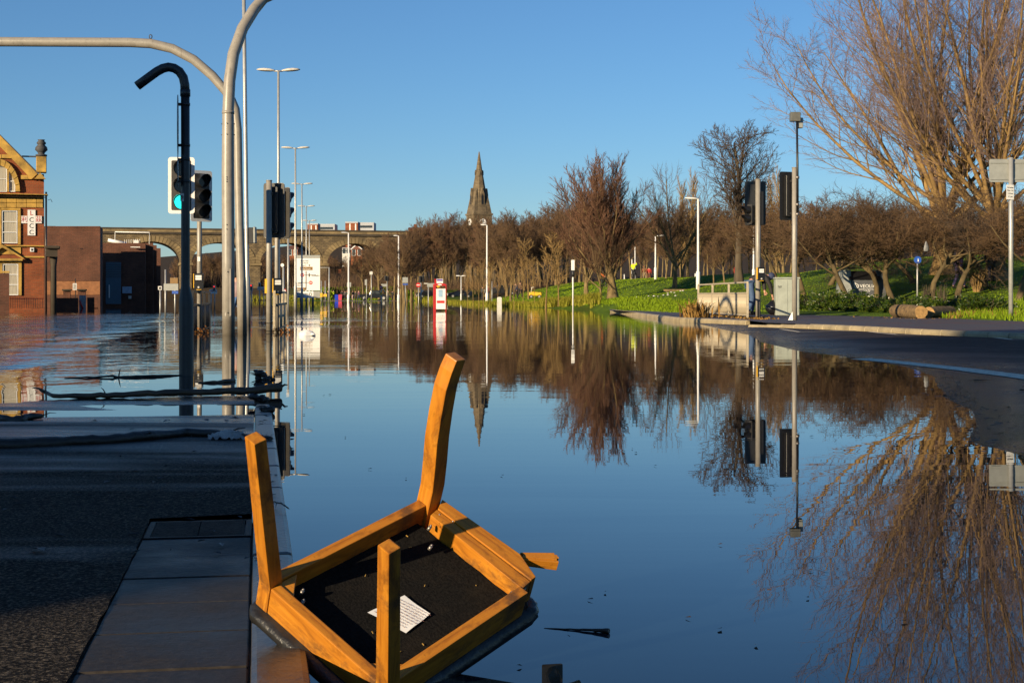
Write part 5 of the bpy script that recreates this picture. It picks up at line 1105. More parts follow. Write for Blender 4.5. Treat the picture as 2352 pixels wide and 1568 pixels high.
# --- tower blocks and houses beyond
m_pale=mk('pale_cladding',(.40,.42,.45),.7,0,.1,.3)
for (x0,x1,yt,sp_,lb) in ((706,768,516,730,'low-looking red and grey tower block peeping over the viaduct'),(793,858,512.5,822,'brick and white tower block peeping over the right end of the viaduct')):
    d=850; zb=th(WX(x0,d),d)-3; r=thing('tower_block',lb,'building',(WX(sp_,d),d,0)); L_=Vector(r.location); zt_=WZ(yt,d)
    xa,xm,xb=WX(x0,d)-L_.x,0,WX(x1,d)-L_.x; mb=MB(); mb.box(xa,xm,0,14,zb,zt_); mb.build('brick_wing',m_brick1,r)
    mb=MB(); mb.box(xm+.01,xb,1.5,16,zb,zt_-.6); mb.build('clad_wing',m_pale,r)
    mb=MB(); mb.box(xa,xm,-.1,14.1,zt_+.01,zt_+.8); mb.box(xm+.02,xb,1.4,16.1,zt_-.55,zt_+.5); mb.build('roof_band',m_pale,r)
    w_=(xm-xa)
    for i in range(2): mb=MB(); mb.box(xa+w_*(.32+.45*i),xa+w_*(.42+.45*i),-.08,-.004,zb,zt_-.4); mb.build('stair_window',m_white,r)
    for fl in range(2):
        for i in range(6): mb=MB(); a=xm+1+(xb-xm-2)*i/6; mb.box(a,a+1.3,1.40,1.49,zt_-2.6-fl*2.9,zt_-1.3-fl*2.9); mb.build('window',m_glass,r)
def house(label,x0,x1,yb,ye,yr,d,mat,rot=0.0,gable=True):
    z0=WZ(yb,d); r=thing('house',label,'house',(WX((x0+x1)/2,d),d,z0),rot); w_=(x1-x0)/FP*d/2; h=(yb-ye)/FP*d; hr=(yb-yr)/FP*d
    mb=MB(); mb.box(-w_,w_,0,7,-4,h); mb.build('wall',mat,r)
    mb=MB()
    if gable: mb.prism([(-w_-.2,h+.003),(w_+.2,h+.003),(0,hr)],lambda a,b,q:(a,q,b),-.3,7.3)
    else: mb.prism([(-.3,h+.003),(7.3,h+.003),(3.5,hr)],lambda a,b,q:(q,a,b),-w_-.2,w_+.2)
    mb.build('roof',mk('clay_roof',(.16,.065,.04),.8,0,.3,2),r)
    for s in (-.5,.5):
        for zz_ in (.25,.65): mb=MB(); mb.box(s*w_-.6,s*w_+.6,-.06,-.004,h*zz_-.2,h*zz_+.9); wn=mb.build('window',m_white,r); mb=MB(); mb.box(s*w_-.5,s*w_+.5,-.075,-.061,h*zz_-.1,h*zz_+.8); mb.build('pane',m_glass,wn)
    if gable:
        mb=MB(); mb.prism([(-w_-.2,h+.01),(-w_+.2,h+.01),(0,hr-.3),(w_-.2,h+.01),(w_+.2,h+.01),(0,hr+.1)],lambda a,b,q:(a,q,b),-.45,-.31); mb.build('bargeboard',m_white,r)
    mb=MB(); mb.box(-.4,.4,3.2,4.0,hr-1.2,hr+.9); mb.build('chimney',m_brick1,r); return r
house('brown brick house seen through the right viaduct arch at road level',763,790,676,640,627,330,mk('brown_house_brick',(.26,.12,.05),.85,0,.3,3),0,False)
house('house with a white bargeboard gable on the hill through the right arch',806,832,590,573,561,470,m_brick1)
house('white fronted house on the hill through the right arch',786,804,585,571,566,470,m_offw,0,False)
house('red roofed house on the hill seen through the middle arch',660,684,590,572,563,480,m_brick1,0,False)
house('distant low house behind the bare trees by the viaduct end',938,966,560,527,521,420,m_brick1,0,False)
# ------------------------------------------------------------------ trees
def S(n,t,ang,L,rr_=.55,up=.15,wob=.12,seg=3,fall=.0,tap=.45,sh=0): return dict(sh=sh,n=n,t=t,ang=ang,L=L,rr=rr_,up=up,wob=wob,seg=seg,fall=fall,tap=tap)
def tree_parts(seed,bole,r0,lv,lean=(0,0),twr=.008,trunk_levels=2,wob0=.04,seg0=5,tap0=.6,root_flare=1.4):
    rr=random.Random(seed); T=MB(); C=MB(); last=len(lv)
    g=rr.gauss
    def limb(lev,p,d,L,r):
        if lev==last:
            C.cone3(p,p+d*L,max(r,twr)); return
        spec=lv[lev-1] if lev else None
        n=seg0 if lev==0 else spec['seg']; wob=wob0 if lev==0 else spec['wob']; up=0.0 if lev==0 else spec['up']; tap=tap0 if lev==0 else spec['tap']
        pts=[p]; dirs=[d]; rad=[r*(root_flare if lev==0 else 1)]
        for i in range(n):
            d=(d+Vector((g(0,wob),g(0,wob),g(0,wob)*.6+up/n))).normalized(); p=p+d*(L/n)
            pts.append(p); dirs.append(d); rad.append(max(r*(1-(i+1)/n*(1-tap)),twr*.9))
        (T if lev<trunk_levels else C).tube(pts,rad,(9,5,4,3,3)[min(lev,4)],caps=False)
        cs=lv[lev]; az=rr.uniform(0,6.28); t0,t1=cs['t']
        for k in range(cs['n']):
            t=t0+(t1-t0)*(k+rr.random())/cs['n']; f=t*n; i=min(int(f),n-1); q=pts[i].lerp(pts[i+1],f-i); dd=dirs[i+1]
            az+=2.4+rr.uniform(-.5,.5); h=Vector((0,0,1)) if abs(dd.z)<.95 else Vector((1,0,0)); u=dd.cross(h).normalized(); w=dd.cross(u)
            ad=rr.uniform(*cs['ang']); a=math.radians(ad); cd=(dd*math.cos(a)+(u*math.cos(az)+w*math.sin(az))*math.sin(a)).normalized()
            Lc=rr.uniform(*cs['L'])*(1 if lev==0 and cs['L'][0]>1.2 else L)*(1-cs['fall']*t)*(1-cs['sh']*(ad/cs['ang'][1])**2)
            limb(lev+1,q,cd,Lc,max(rad[i]*(1-(f-i))+rad[i+1]*(f-i),twr)*cs['rr'])
    limb(0,Vector((0,0,-.15)),Vector((lean[0],lean[1],1)).normalized(),bole,r0)
    return T,C
class Proto:
    def __init__(s,tm,cm,*a,**k):
        T,C=tree_parts(*a,**k); s.t=T.mesh('trunk',tm); s.c=C.mesh('crown',cm)
        zs=[v[2] for v in C.v]; s.h=float(np.percentile(zs,99.5))
    def place(s,name,label,x,d,top=None,H=None,rot=0,sx=1.0,group=None,z=None):
        X_=WX(x,d); z0=th(X_,d) if z is None else z
        if H is None: H=(WZ(top,d)-z0) if top is not None else s.h
        k=H/s.h; r=thing(name,label,'tree',(X_,d,z0),rot,group); r.scale=(k*sx,k*sx,k)
        mesh_obj('trunk',s.t,r); mesh_obj('crown',s.c,r); return r
# giant pale poplars on the mound
giant=[Proto(m_twig_y,m_twig_p,41+i,3.4,.42,[S(19,(.55,1.0),(4,66),(12.5,15.5),.37,.60,.05,9,tap=.16,sh=.48),S(15,(.15,1),(18,42),(.24,.42),.42,.35,.10,5,fall=.35,tap=.3),S(10,(.15,1),(22,48),(.26,.42),.5,.28,.14,3),S(10,(.1,1),(20,48),(.30,.5),.6)],twr=.0064,root_flare=1.5,trunk_levels=3) for i in range(2)]
giant[0].place('giant_poplar','huge many-limbed bare tree with pale trunk on the grassy mound',2166,75,H=19.5,rot=.3,sx=1.22)
giant[1].place('giant_poplar','second huge bare tree with the thicker leaning pale trunk on the mound',2287,71,H=20.5,rot=2.0,sx=1.1)
# dense round tree
rt=Proto(m_bark,m_twig_r,5,5.6,.26,[S(44,(.20,1),(14,50),(.62,.80),.34,.50,.06,6,fall=.16,tap=.3),S(13,(.15,1),(12,30),(.26,.42),.45,.38,.07,4,fall=.3),S(7,(.15,1),(14,30),(.34,.5),.55,.3,.1,3),S(7,(.1,1),(12,30),(.4,.6),.6)],twr=.009,tap0=.3)
rt.place('round_tree','dense egg-shaped reddish bare tree on the lawn behind the reeds',1408,100,top=368,sx=1.28)
# spreading dark tree
dk=Proto(m_barkd,m_twig_d,9,7.2,.22,[S(28,(.30,1),(28,62),(.30,.52),.45,.25,.10,6,fall=.45,tap=.3),S(10,(.2,1),(25,50),(.32,.5),.5,.25,.13,4,fall=.2),S(7,(.2,1),(22,48),(.35,.5),.55,.2,.14,3),S(6,(.15,1),(20,45),(.4,.6),.6)],twr=.0085,tap0=.25,seg0=8,trunk_levels=2)
dk.place('spreading_tree','tall dark bare tree with open spreading crown behind the guard rail',1698,88,top=283)
oak=[Proto(m_bark,m_twig_b,20+i,2.6,.26,[S(8,(.55,1),(15,55),(4.5,7.0),.5,.25,.11,6,tap=.3),S(10,(.2,1),(22,48),(.3,.5),.5,.25,.13,4,fall=.25),S(8,(.2,1),(20,48),(.35,.5),.55,.2,.14,3),S(6,(.15,1),(20,45),(.4,.6),.6)],twr=.010) for i in range(2)]
oak[0].place('park_tree','broad bare tree left of the round tree, with a forked pale trunk',1346,112,top=440)
oak[1].place('park_tree','bare dark tree between the round tree and the white lamp',1550,108,top=383,sx=.75)
oak[1].place('park_tree','small many-stemmed tree just left of the round tree trunk',1380,97,top=520,rot=1,sx=.6)
wood=[Proto(m_bark,mt,30+i,7.5,.10,[S(22,(.36,1),(24,50),(.26,.46),.5,.3,.1,5,fall=.45,tap=.3),S(8,(.15,1),(20,45),(.35,.52),.5,.3,.12,3,fall=.2),S(6,(.15,1),(18,42),(.38,.55),.55,.25,.14,2),S(8,(.1,1),(18,42),(.4,.65),.6)],twr=.010,tap0=.25,seg0=7,trunk_levels=1) for i,mt in enumerate((m_twig_r,m_twig_b,m_twig_b))]
woodt=[Proto(m_bark,m_twig_b,50+i,5.0,.12,[S(15,(.45,1),(22,50),(.4,.62),.5,.3,.12,5,fall=.35,tap=.3),S(9,(.15,1),(20,48),(.35,.5),.5,.3,.13,3,fall=.2),S(6,(.15,1),(18,45),(.38,.55),.55,.25,.14,2),S(8,(.1,1),(18,42),(.4,.65),.6)],twr=.010,tap0=.4,seg0=6,trunk_levels=2) for i in range(2)]
pop=Proto(m_bark,m_twig_y,60,11,.16,[S(46,(.1,1),(10,20),(.16,.26),.4,.3,.05,4,fall=.4),S(8,(.15,1),(10,22),(.35,.5),.5,.3,.06,3),S(7,(.1,1),(10,25),(.4,.6),.6)],twr=.012,tap0=.2,seg0=6)
m_hawbark=mk('mossy_thorn_bark',(.12,.085,.036),.9,0,.6,5,.7,30,stretch=(1,1,.3))
haw=[Proto(m_hawbark,m_twig_d if i==1 else m_twig_b,70+i,2.0,.085,[S(7,(.62,1),(22,66),(1.3,2.0),.6,.30,.16,5,tap=.35),S(11,(.3,1),(25,65),(.40,.6),.5,.20,.2,4),S(8,(.15,1),(25,65),(.4,.6),.5,.10,.2,3),S(7,(.1,1),(25,65),(.4,.62),.6)],lean=((.25,.0),(-.2,.1),(.05,-.1))[i],twr=.0055,wob0=.12,trunk_levels=2,root_flare=1.2) for i in range(3)]
sap=[Proto(m_twig_y,m_twig_y,80+i,3.4,.032,[S(16,(.30,1),(25,50),(.22,.36),.45,.25,.08,4,fall=.45,tap=.3),S(7,(.2,1),(22,45),(.35,.5),.55,.2,.1,2),S(4,(.2,1),(20,45),(.4,.6),.6)],twr=.009,tap0=.25,seg0=6,wob0=.02) for i in range(2)]
rr=random.Random(77)
HL=['small hawthorn tree with a forked trunk before the dark container','leaning hawthorn tree whose low canopy overhangs the hedge','twiggy hawthorn tree with a slanting trunk near the blue cycle sign','hawthorn tree with a straight slim trunk beside the pale big trunk','hawthorn tree beside the walkers behind the hedge','hawthorn tree behind the no-loading sign pole','flat-topped hawthorn tree behind the roadside cabinet','dense hawthorn tree farther up the mound behind the container','hawthorn tree at the left end of the thicket','hawthorn tree deep in the thicket behind the cycle sign','hawthorn tree in the middle of the thicket under the giant trees','hawthorn tree at the right edge of the thicket']
for i,(x,d,top,p) in enumerate(((1957,65,455,0),(2012,66,470,2),(2052,65,450,0),(2142,64,440,2),(2200,63,430,1),(2335,60,425,0),(1850,70,450,2),(1905,75,440,1),(1790,78,470,0),(2100,72,440,1),(2265,68,425,2),(2400,64,430,1))):
    haw[p].place('hawthorn_tree',HL[i],x,d,top=top,rot=rr.uniform(0,6.28) if i not in (0,) else 3.5,sx=1.45)
for i,(x,yb,top,d) in enumerate(((1074,690,618,128),(1087,690,600,126),(1100,689,610,125),(1110.5,688,596,122),(1125.5,687,600,120),(1143,690,598,116),(1161,690,590,113),(1180.5,689,600,110),(1202,688,585,108),(1228,686,590,106))):
    sap[i%2].place('sapling','slender young bare tree planted along the reedy bank',x,d,top=top,rot=rr.uniform(0,6),sx=.75,group='saplings planted along the bank')
for x,d,top,lb in ((1254,98,535,'taller pale young tree with upswept boughs, left of a near twin'),(1283,97,555,'pale young tree right of its taller twin above the reeds'),(1214,140,545,'pale slim bare tree standing by the yellow machine')):
    sap[x%2].place('young_tree',lb,x,d,top=top,rot=x,sx=1.3)
prof=lambda x:np.interp(x,[760,860,915,960,1000,1040,1080,1130,1180,1250,1300,1350,1450,1560,1700,1840,2000,2352],[560,545,530,508,500,492,500,508,490,482,462,450,470,450,445,445,440,440])
n=0
for i in range(74):
    x=915+ (1350-915)*((i*.618)%1); d=rr.uniform(172,262) if not 945<x<1105 else rr.uniform(264,300); tp=prof(x)+rr.uniform(-6,30)
    (wood+woodt)[i%5].place('woodland_tree','bare brown tree in the wood below the church',x,d,top=tp,rot=rr.uniform(0,6.28),sx=rr.uniform(1.0,1.3),group='bare trees of the wood below the church')
for i in range(64):
    x=1370+(2420-1370)*((i*.618+.3)%1); d=rr.uniform(152,215); tp=prof(x)+rr.uniform(5,50)
    (wood+woodt)[(i*2)%5].place('woodland_tree','bare brown tree in the wood behind the park',x,d,top=tp,rot=rr.uniform(0,6.28),sx=rr.uniform(1.0,1.35),group='bare trees of the wood behind the park')
for i in range(66):
    x=405+(800-405)*((i*.618+.1)%1); d=rr.uniform(335,430); tp=rr.uniform(580,630)
    (wood+woodt)[i%5].place('woodland_tree','bare tree on the slope seen through the viaduct arches',x,d,top=tp,rot=rr.uniform(0,6.28),sx=1.5,group='bare trees beyond the viaduct')
for i,(x,d,top) in enumerate(((835,265,575),(872,262,548),(905,250,545),(850,285,570),(890,285,540),(925,240,535),(945,225,530),(800,300,600),(820,330,590),(770,330,600))):
    woodt[i%2].place('woodland_tree','gnarled bare tree by the right end of the viaduct',x,d,top=top,rot=i*1.7,sx=1.25,group='bare trees by the viaduct end')
for i,(x,d,top,lb) in enumerate(((1580,165,392,'columnar poplar right of the dark tree by the white lamp'),(1566,170,410,'columnar poplar close behind its taller neighbour'),(1800,150,385,'columnar poplar between the two footway signals'),(1783,155,398,'slimmer columnar poplar left of another behind the footway signals'))):
    pop.place('poplar_tree',lb,x,d,top=top,rot=i,sx=1.1)
for i,(x,d,top,lb) in enumerate(((1640,105,560,'low bare tree behind the left part of the guard rail'),(1665,98,545,'forked bare tree behind the middle of the guard rail'),(1770,92,520,'vase-shaped bare tree behind the roadside cabinet'),(1173,140,560,'bare tree on the lawn crest left of the yellow machine'),(1530,125,540,'short bare tree on the lawn behind the park lamp'),(1478,140,560,'short bare tree behind the walkers in red'))):
    woodt[i%2].place('lawn_tree',lb,x,d,top=top,rot=i*2.2,sx=1.2)
# scrub at the foot of the woods
mb=MB(); rr=random.Random(5)
for i in range(9000):
    x=rr.uniform(915,2400); d=rr.uniform(178,240); X_=WX(x,d); p=Vector((X_,d,1.6+rr.random()*.4)); v=Vector((rr.gauss(0,.5),rr.gauss(0,.3),rr.uniform(.6,2.2)))
    mb.cone3(p,p+v,.022)
tag(mb.build('undergrowth',m_twig_b),'brown bare undergrowth at the foot of the woods','undergrowth',kind='stuff')
mb=MB()
for i in range(5000):
    x=rr.uniform(400,930); d=rr.uniform(300,360) if x<740 else rr.uniform(275,330); X_=WX(x,d); z0=max(th(X_,d),.3); p=Vector((X_,d,z0)); v=Vector((rr.gauss(0,.9),rr.gauss(0,.4),rr.uniform(1.0,5.0)))
    mb.cone3(p,p+v,.05)
tag(mb.build('undergrowth',m_twig_b),'brown bare scrub under and beyond the viaduct arches','undergrowth',kind='stuff')
# ------------------------------------------------------------------ hedge, reeds, grass
def leaf_mat(name,c1,c2,c3,rough=.4):
    t=NT(name); oi=t.new('ShaderNodeNewGeometry'); v=t.wpos(); n=t.noise(v,7,2,.6); t.col(t.ramp(n,[(.3,c1),(.52,c2),(.75,c3)])); t.set(Roughness=rough); t.b.inputs['Specular IOR Level'].default_value=.35 if rough<.4 else .08; return t.mat
m_laurel=leaf_mat('laurel_leaves',(.010,.022,.004),(.028,.055,.006),(.15,.17,.015),.32)
m_reed=leaf_mat('reed_blades',(.10,.10,.012),(.22,.22,.02),(.34,.25,.06),.6)
m_blade=leaf_mat('grass_blades',(.08,.12,.006),(.15,.23,.008),(.24,.29,.02),.6)
m_dry=leaf_mat('dry_stalks',(.16,.09,.025),(.30,.17,.05),(.40,.26,.09),.7)
def leaf(mb,p,v,w):
    s=v.cross(Vector((rr.gauss(0,1),rr.gauss(0,1),.4))).normalized()*w; up=s.cross(v).normalized()*v.length*.12
    mb.add([p,p+v*.45+s+up,p+v,p+v*.45-s+up,p+v*.5],[(0,1,4),(1,2,4),(2,3,4),(3,0,4)])
rr=random.Random(9)
lpro=[]
for k in range(3):
    mb=MB(); ms=MB()
    for i in range(1500):
        a=rr.uniform(0,6.28); rad=math.sqrt(rr.random()); ht=.82*(1-.45*rad**2)*(.75+.35*math.sin(a*3+k)); z=ht*rr.random()**.6; p=Vector((rad*.95*math.cos(a),rad*.62*math.sin(a),z+.05))
        v=Vector((math.cos(a)*rr.uniform(.2,1)+rr.gauss(0,.3),math.sin(a)*rr.uniform(.2,1)+rr.gauss(0,.3),rr.uniform(-.3,.9))).normalized()*rr.uniform(.09,.17); leaf(mb,p,v,rr.uniform(.020,.034))
    for i in range(30):
        a=rr.uniform(0,6.28); e=Vector((math.cos(a)*rr.uniform(.2,.8),math.sin(a)*.5,rr.uniform(.4,.8))); ms.tube([Vector((e.x*.3,e.y*.3,-.05)),e],[.012,.006],4,caps=False)
    lpro.append((mb.mesh('foliage',m_laurel),ms.mesh('stems',m_barkd)))
path=[P(x,y,D(y,.13)) for x,y in ((1835,717),(1900,718.5),(1960,719.5),(2030,722),(2100,723.5),(2170,725),(2240,726),(2300,727))]
tot=0; pts=[]
for a,b in zip(path[:-1],path[1:]):
    n=max(2,int((b-a).length/.95)); pts+=[a.lerp(b,i/n) for i in range(n)]
for i,p in enumerate(pts):
    for row in range(2):
        fm,sm_=lpro[(i+row)%3]; r=thing('laurel_shrub','glossy dark green laurel shrub in the hedge behind the far footway','shrub',(p.x+row*.4-.1,p.y+.1+row*.9,.09),rr.uniform(0,6.28),'laurel shrubs of the hedge')
        k=rr.uniform(.85,1.12); r.scale=(k,k,k*.92*(.8 if p.x>13.5 else 1)); f=mesh_obj('foliage',fm,r); f['kind']='stuff'; mesh_obj('stems',sm_,r)
def blades(name,label,gen,n,mat,hl,hh,w,lean=.5,cat='grass'):
    mb=MB()
    for i in range(n):
        g=gen()
        if g is None: continue
        X_,Y_,z=g; h=rr.uniform(hl,hh); a=rr.uniform(0,6.28); l=Vector((math.cos(a),math.sin(a),0))*h*rr.uniform(0,lean); s=Vector((math.cos(a+1.57),math.sin(a+1.57),0))*w*.5; p=Vector((X_,Y_,z-.02))
        m_=p+Vector((0,0,h*.62))+l*.35; t_=p+Vector((0,0,h*rr.uniform(.75,1)))+l
        mb.add([p-s,p+s,m_+s*.8,m_-s*.8,t_],[(0,1,2,3),(3,2,4)])
    return tag(mb.build(name,mat),label,cat,kind='stuff')
def shore_pt(x0,x1,s0,s1):
    x=rr.uniform(x0,x1); Xs=[WX(px_,D(py)) for px_,py in RSH]; 
    py=np.interp(x,[q[0] for q in RSH],[q[1] for q in RSH]); d=D(py)+rr.uniform(s0,s1); X_=WX(x,d)
    if s1<=9 and math.sin(x*.21)+math.sin(x*.083+d*.7)<rr.uniform(-1.9,.6): return None
    return (X_,d,max(th(X_,d),-.02))
RSH=[(900,691),(1000,693),(1050,697),(1130,703),(1250,707),(1370,712),(1394,715),(1480,723),(1600,729)]
blades('reed_bed','tall yellow-green reeds and iris leaves along the far bank',lambda:shore_pt(1240,1378,.3,7),6500,m_reed,.4,.8,.035,.7,'reeds')
blades('reed_bed','lower yellow-green grasses along the bank left of the tall reeds',lambda:shore_pt(1128,1250,.3,6),5000,m_reed,.2,.5,.035,.7,'reeds')
blades('bank_grass','ragged short grass at the flood edge below the saplings',lambda:shore_pt(1000,1135,-.5,10),3500,m_reed,.15,.5,.05,.6)
blades('bank_grass','rough green grass along the edge of the flooded footway',lambda:shore_pt(1375,1600,1,16),7000,m_blade,.06,.22,.03,.5)
def verge():
    x=rr.uniform(2150,2420); y=rr.uniform(715,736); d=D(y,.15); X_=WX(x,d)
    return None if inpoly(np.array([X_]),np.array([d]),PAVE)[0] else (X_,d,th(X_,d))
blades('verge_grass','green verge grass behind the logs and sign pole',verge,6000,m_blade,.08,.25,.022,.6)
blades('dry_stalks','straw-coloured dry stalks lying on the verge behind the logs',lambda:(lambda x,d:(WX(x,d),d,.12))(rr.uniform(2180,2400),rr.uniform(44,52)),900,m_dry,.08,.4,.02,1.6,'stalks')
def lawn():
    x=rr.uniform(1380,2400); d=rr.uniform(58,100); X_=WX(x,d); s=th(X_,d); return None if s<.07 or inpoly(np.array([X_]),np.array([d]),PAVE)[0] else (X_,d,s)
blades('lawn_grass','mown lawn grass on the park slope',lawn,20000,m_blade,.03,.07,.05,.5)
def lawn2():
    x=rr.uniform(1010,1640); d=rr.uniform(84,172); X_=WX(x,d); s=th(X_,d); return None if s<.25 else (X_,d,s)
blades('lawn_grass','sunlit lawn rising behind the reeds and round tree',lawn2,30000,m_blade,.04,.085,.11,.5)
blades('bank_grass','grass along the far bank under the viaduct',lambda:(lambda x:(lambda d:(WX(x,d),d,max(th(WX(x,d),d),0)))(D(np.interp(x,[-400,560,900,1000],[689,690,691,693]))+rr.uniform(0,8)))(rr.choice((rr.uniform(540,738),rr.uniform(955,1000)))),2500,m_reed,.3,.9,.12,.6)
blades('bank_grass','grassy slope behind the crowd on the far road',lambda:(lambda x,d:(WX(x,d),d,max(th(WX(x,d),d),0)))(rr.uniform(742,1010),rr.uniform(262,300)),6000,m_blade,.2,.45,.30,.6)
# yellow stems and small bare shrubs
for (x,d,h,n,mt,nm,lb) in ((2243,66,1.1,90,m_twig_y,'willow_shrub','ochre upright-stemmed shrub between the two giant trunks'),(2130,62,.8,60,m_barkd,'bare_shrub','small grey twiggy shrub behind the cycle sign pole'),(2165,62,.75,50,m_barkd,'bare_shrub','small grey twiggy shrub beside the slim hawthorn trunk'),(2310,90,3.5,26,m_bark,'coppiced_tree','clump of upright bare stems on the mound behind the sign pole')):
    X_=WX(x,d); z0=th(X_,d); r=thing(nm,lb,'shrub',(X_,d,z0)); mb=MB()
    for i in range(n):
        a=rr.uniform(0,6.28); e=Vector((math.cos(a),math.sin(a),0))*h*rr.uniform(.05,.45); b=Vector((math.cos(a)*.12,math.sin(a)*.12,-.05)); mb.tube([b,b.lerp(e,.6)+Vector((0,0,h*.55)),e+Vector((0,0,h*rr.uniform(.7,1.05)))],[.014*h,.009*h,.003*h],4,caps=False)
    mb.build('stems',mt,r)
rr=random.Random(3)
for (x,y,s,lb) in ((1598,731,.30,'wilted yellow-brown plant at the left foot of the guard rail'),):
    blades('wilted_plant',lb,lambda:(lambda p:(p.x+rr.gauss(0,.22),p.y+rr.gauss(0,.25),.1))(P(x,y,D(y,.1))),220,m_dry,.15,.75,.06,.9,'plant')
blades('leaf_litter','orange fallen leaves along the foot of the guard rail',lambda:(lambda t_:(WX(1717,44)+(WX(1604,54)-WX(1717,44))*t_+rr.gauss(0,.25)+.15,44+10*t_+rr.gauss(0,.3)-.2,.14))(rr.random()**1.5*.9-.1),260,m_dry,.02,.10,.08,2.2,'leaf litter')
blades('leaf_litter','brown leaves and bark scraps on the footway around the logs',lambda:(WX(2060+rr.gauss(80,90),46+rr.gauss(0,1.5)),45.5+rr.gauss(0,1.6),.138),240,m_dry,.01,.05,.06,2.2,'leaf litter')
# ------------------------------------------------------------------ people
def skin_mesh(name,verts,edges,rad,mat,subs=1):
    me=bpy.data.meshes.new(name); me.from_pydata([tuple(v) for v in verts],edges,[]); me.update()
    o=bpy.data.objects.new(name,me); COL.objects.link(o); m=o.modifiers.new('skin','SKIN'); m.use_smooth_shade=True
    sv=me.skin_vertices[0].data
    for i,r in enumerate(rad):
        rx,ry=(r,r) if not hasattr(r,'__len__') else r
        sv[i].radius=(rx,ry); sv[i].use_root=(i==0)
    o.modifiers.new('sub','SUBSURF').levels=subs; o.modifiers['sub'].render_levels=subs
    dg=bpy.context.evaluated_depsgraph_get(); out=bpy.data.meshes.new_from_object(o.evaluated_get(dg)); out.name=name
    bpy.data.objects.remove(o); bpy.data.meshes.remove(me); out.materials.clear(); out.materials.append(mat); return out
STAND=dict(pel=(0,0,.93),sp=(0,0,1.13),ch=(0,-.01,1.33),nk=(0,0,1.47),hd=(0,-.02,1.57),tp=(0,-.01,1.68),
  sl=(-.18,0,1.40),el=(-.24,.03,1.13),wl=(-.24,-.06,.90),hl=(-.23,-.10,.81),sr=(.18,0,1.40),er=(.24,.03,1.13),wr=(.24,-.06,.90),hr=(.23,-.10,.81),
  pl=(-.09,0,.90),kl=(-.10,-.03,.49),al=(-.11,.02,.08),tl=(-.12,-.15,.035),pr=(.09,0,.90),kr=(.10,-.03,.49),ar=(.11,.02,.08),tr=(.12,-.15,.035))
def pose(**kw): d=dict(STAND); d.update(kw); return d
PHONE=pose(er=(.27,-.18,1.25),wr=(.15,-.33,1.48),hr=(.12,-.36,1.55)); WALK=pose(kl=(-.10,-.18,.50),al=(-.10,-.20,.10),tl=(-.10,-.36,.06),kr=(.10,.06,.48),ar=(.10,.26,.12),tr=(.10,.16,.04),wl=(-.24,.10,.92),hl=(-.24,.12,.83),wr=(.24,-.16,.95),hr=(.23,-.22,.88))
ARMSUP=pose(el=(-.30,-.15,1.40),wl=(-.17,-.22,1.60),hl=(-.13,-.20,1.67),er=(.25,-.10,1.18),wr=(.12,-.28,1.15),hr=(.08,-.32,1.15))
BEND=dict(pel=(-.02,0,.93),sp=(.12,0,1.06),ch=(.30,-.01,1.13),nk=(.44,-.01,1.10),hd=(.53,-.02,1.07),tp=(.61,-.03,1.0),
  sl=(.38,-.19,1.10),el=(.52,-.22,.84),wl=(.58,-.20,.57),hl=(.61,-.17,.48),sr=(.36,.17,1.14),er=(.42,.20,.88),wr=(.42,.12,.68),hr=(.43,.08,.61),
  pl=(-.04,-.10,.88),kl=(.03,-.13,.47),al=(-.09,-.13,.08),tl=(.07,-.15,.035),pr=(-.02,.10,.88),kr=(.10,.12,.48),ar=(.06,.13,.08),tr=(.22,.14,.035))
mcache={}
def cmat(c,rough=.75):
    if c not in mcache: mcache[c]=mk('cloth_%d'%len(mcache),c,rough,0,.3,14,.2,60)
    return mcache[c]
pcache={}
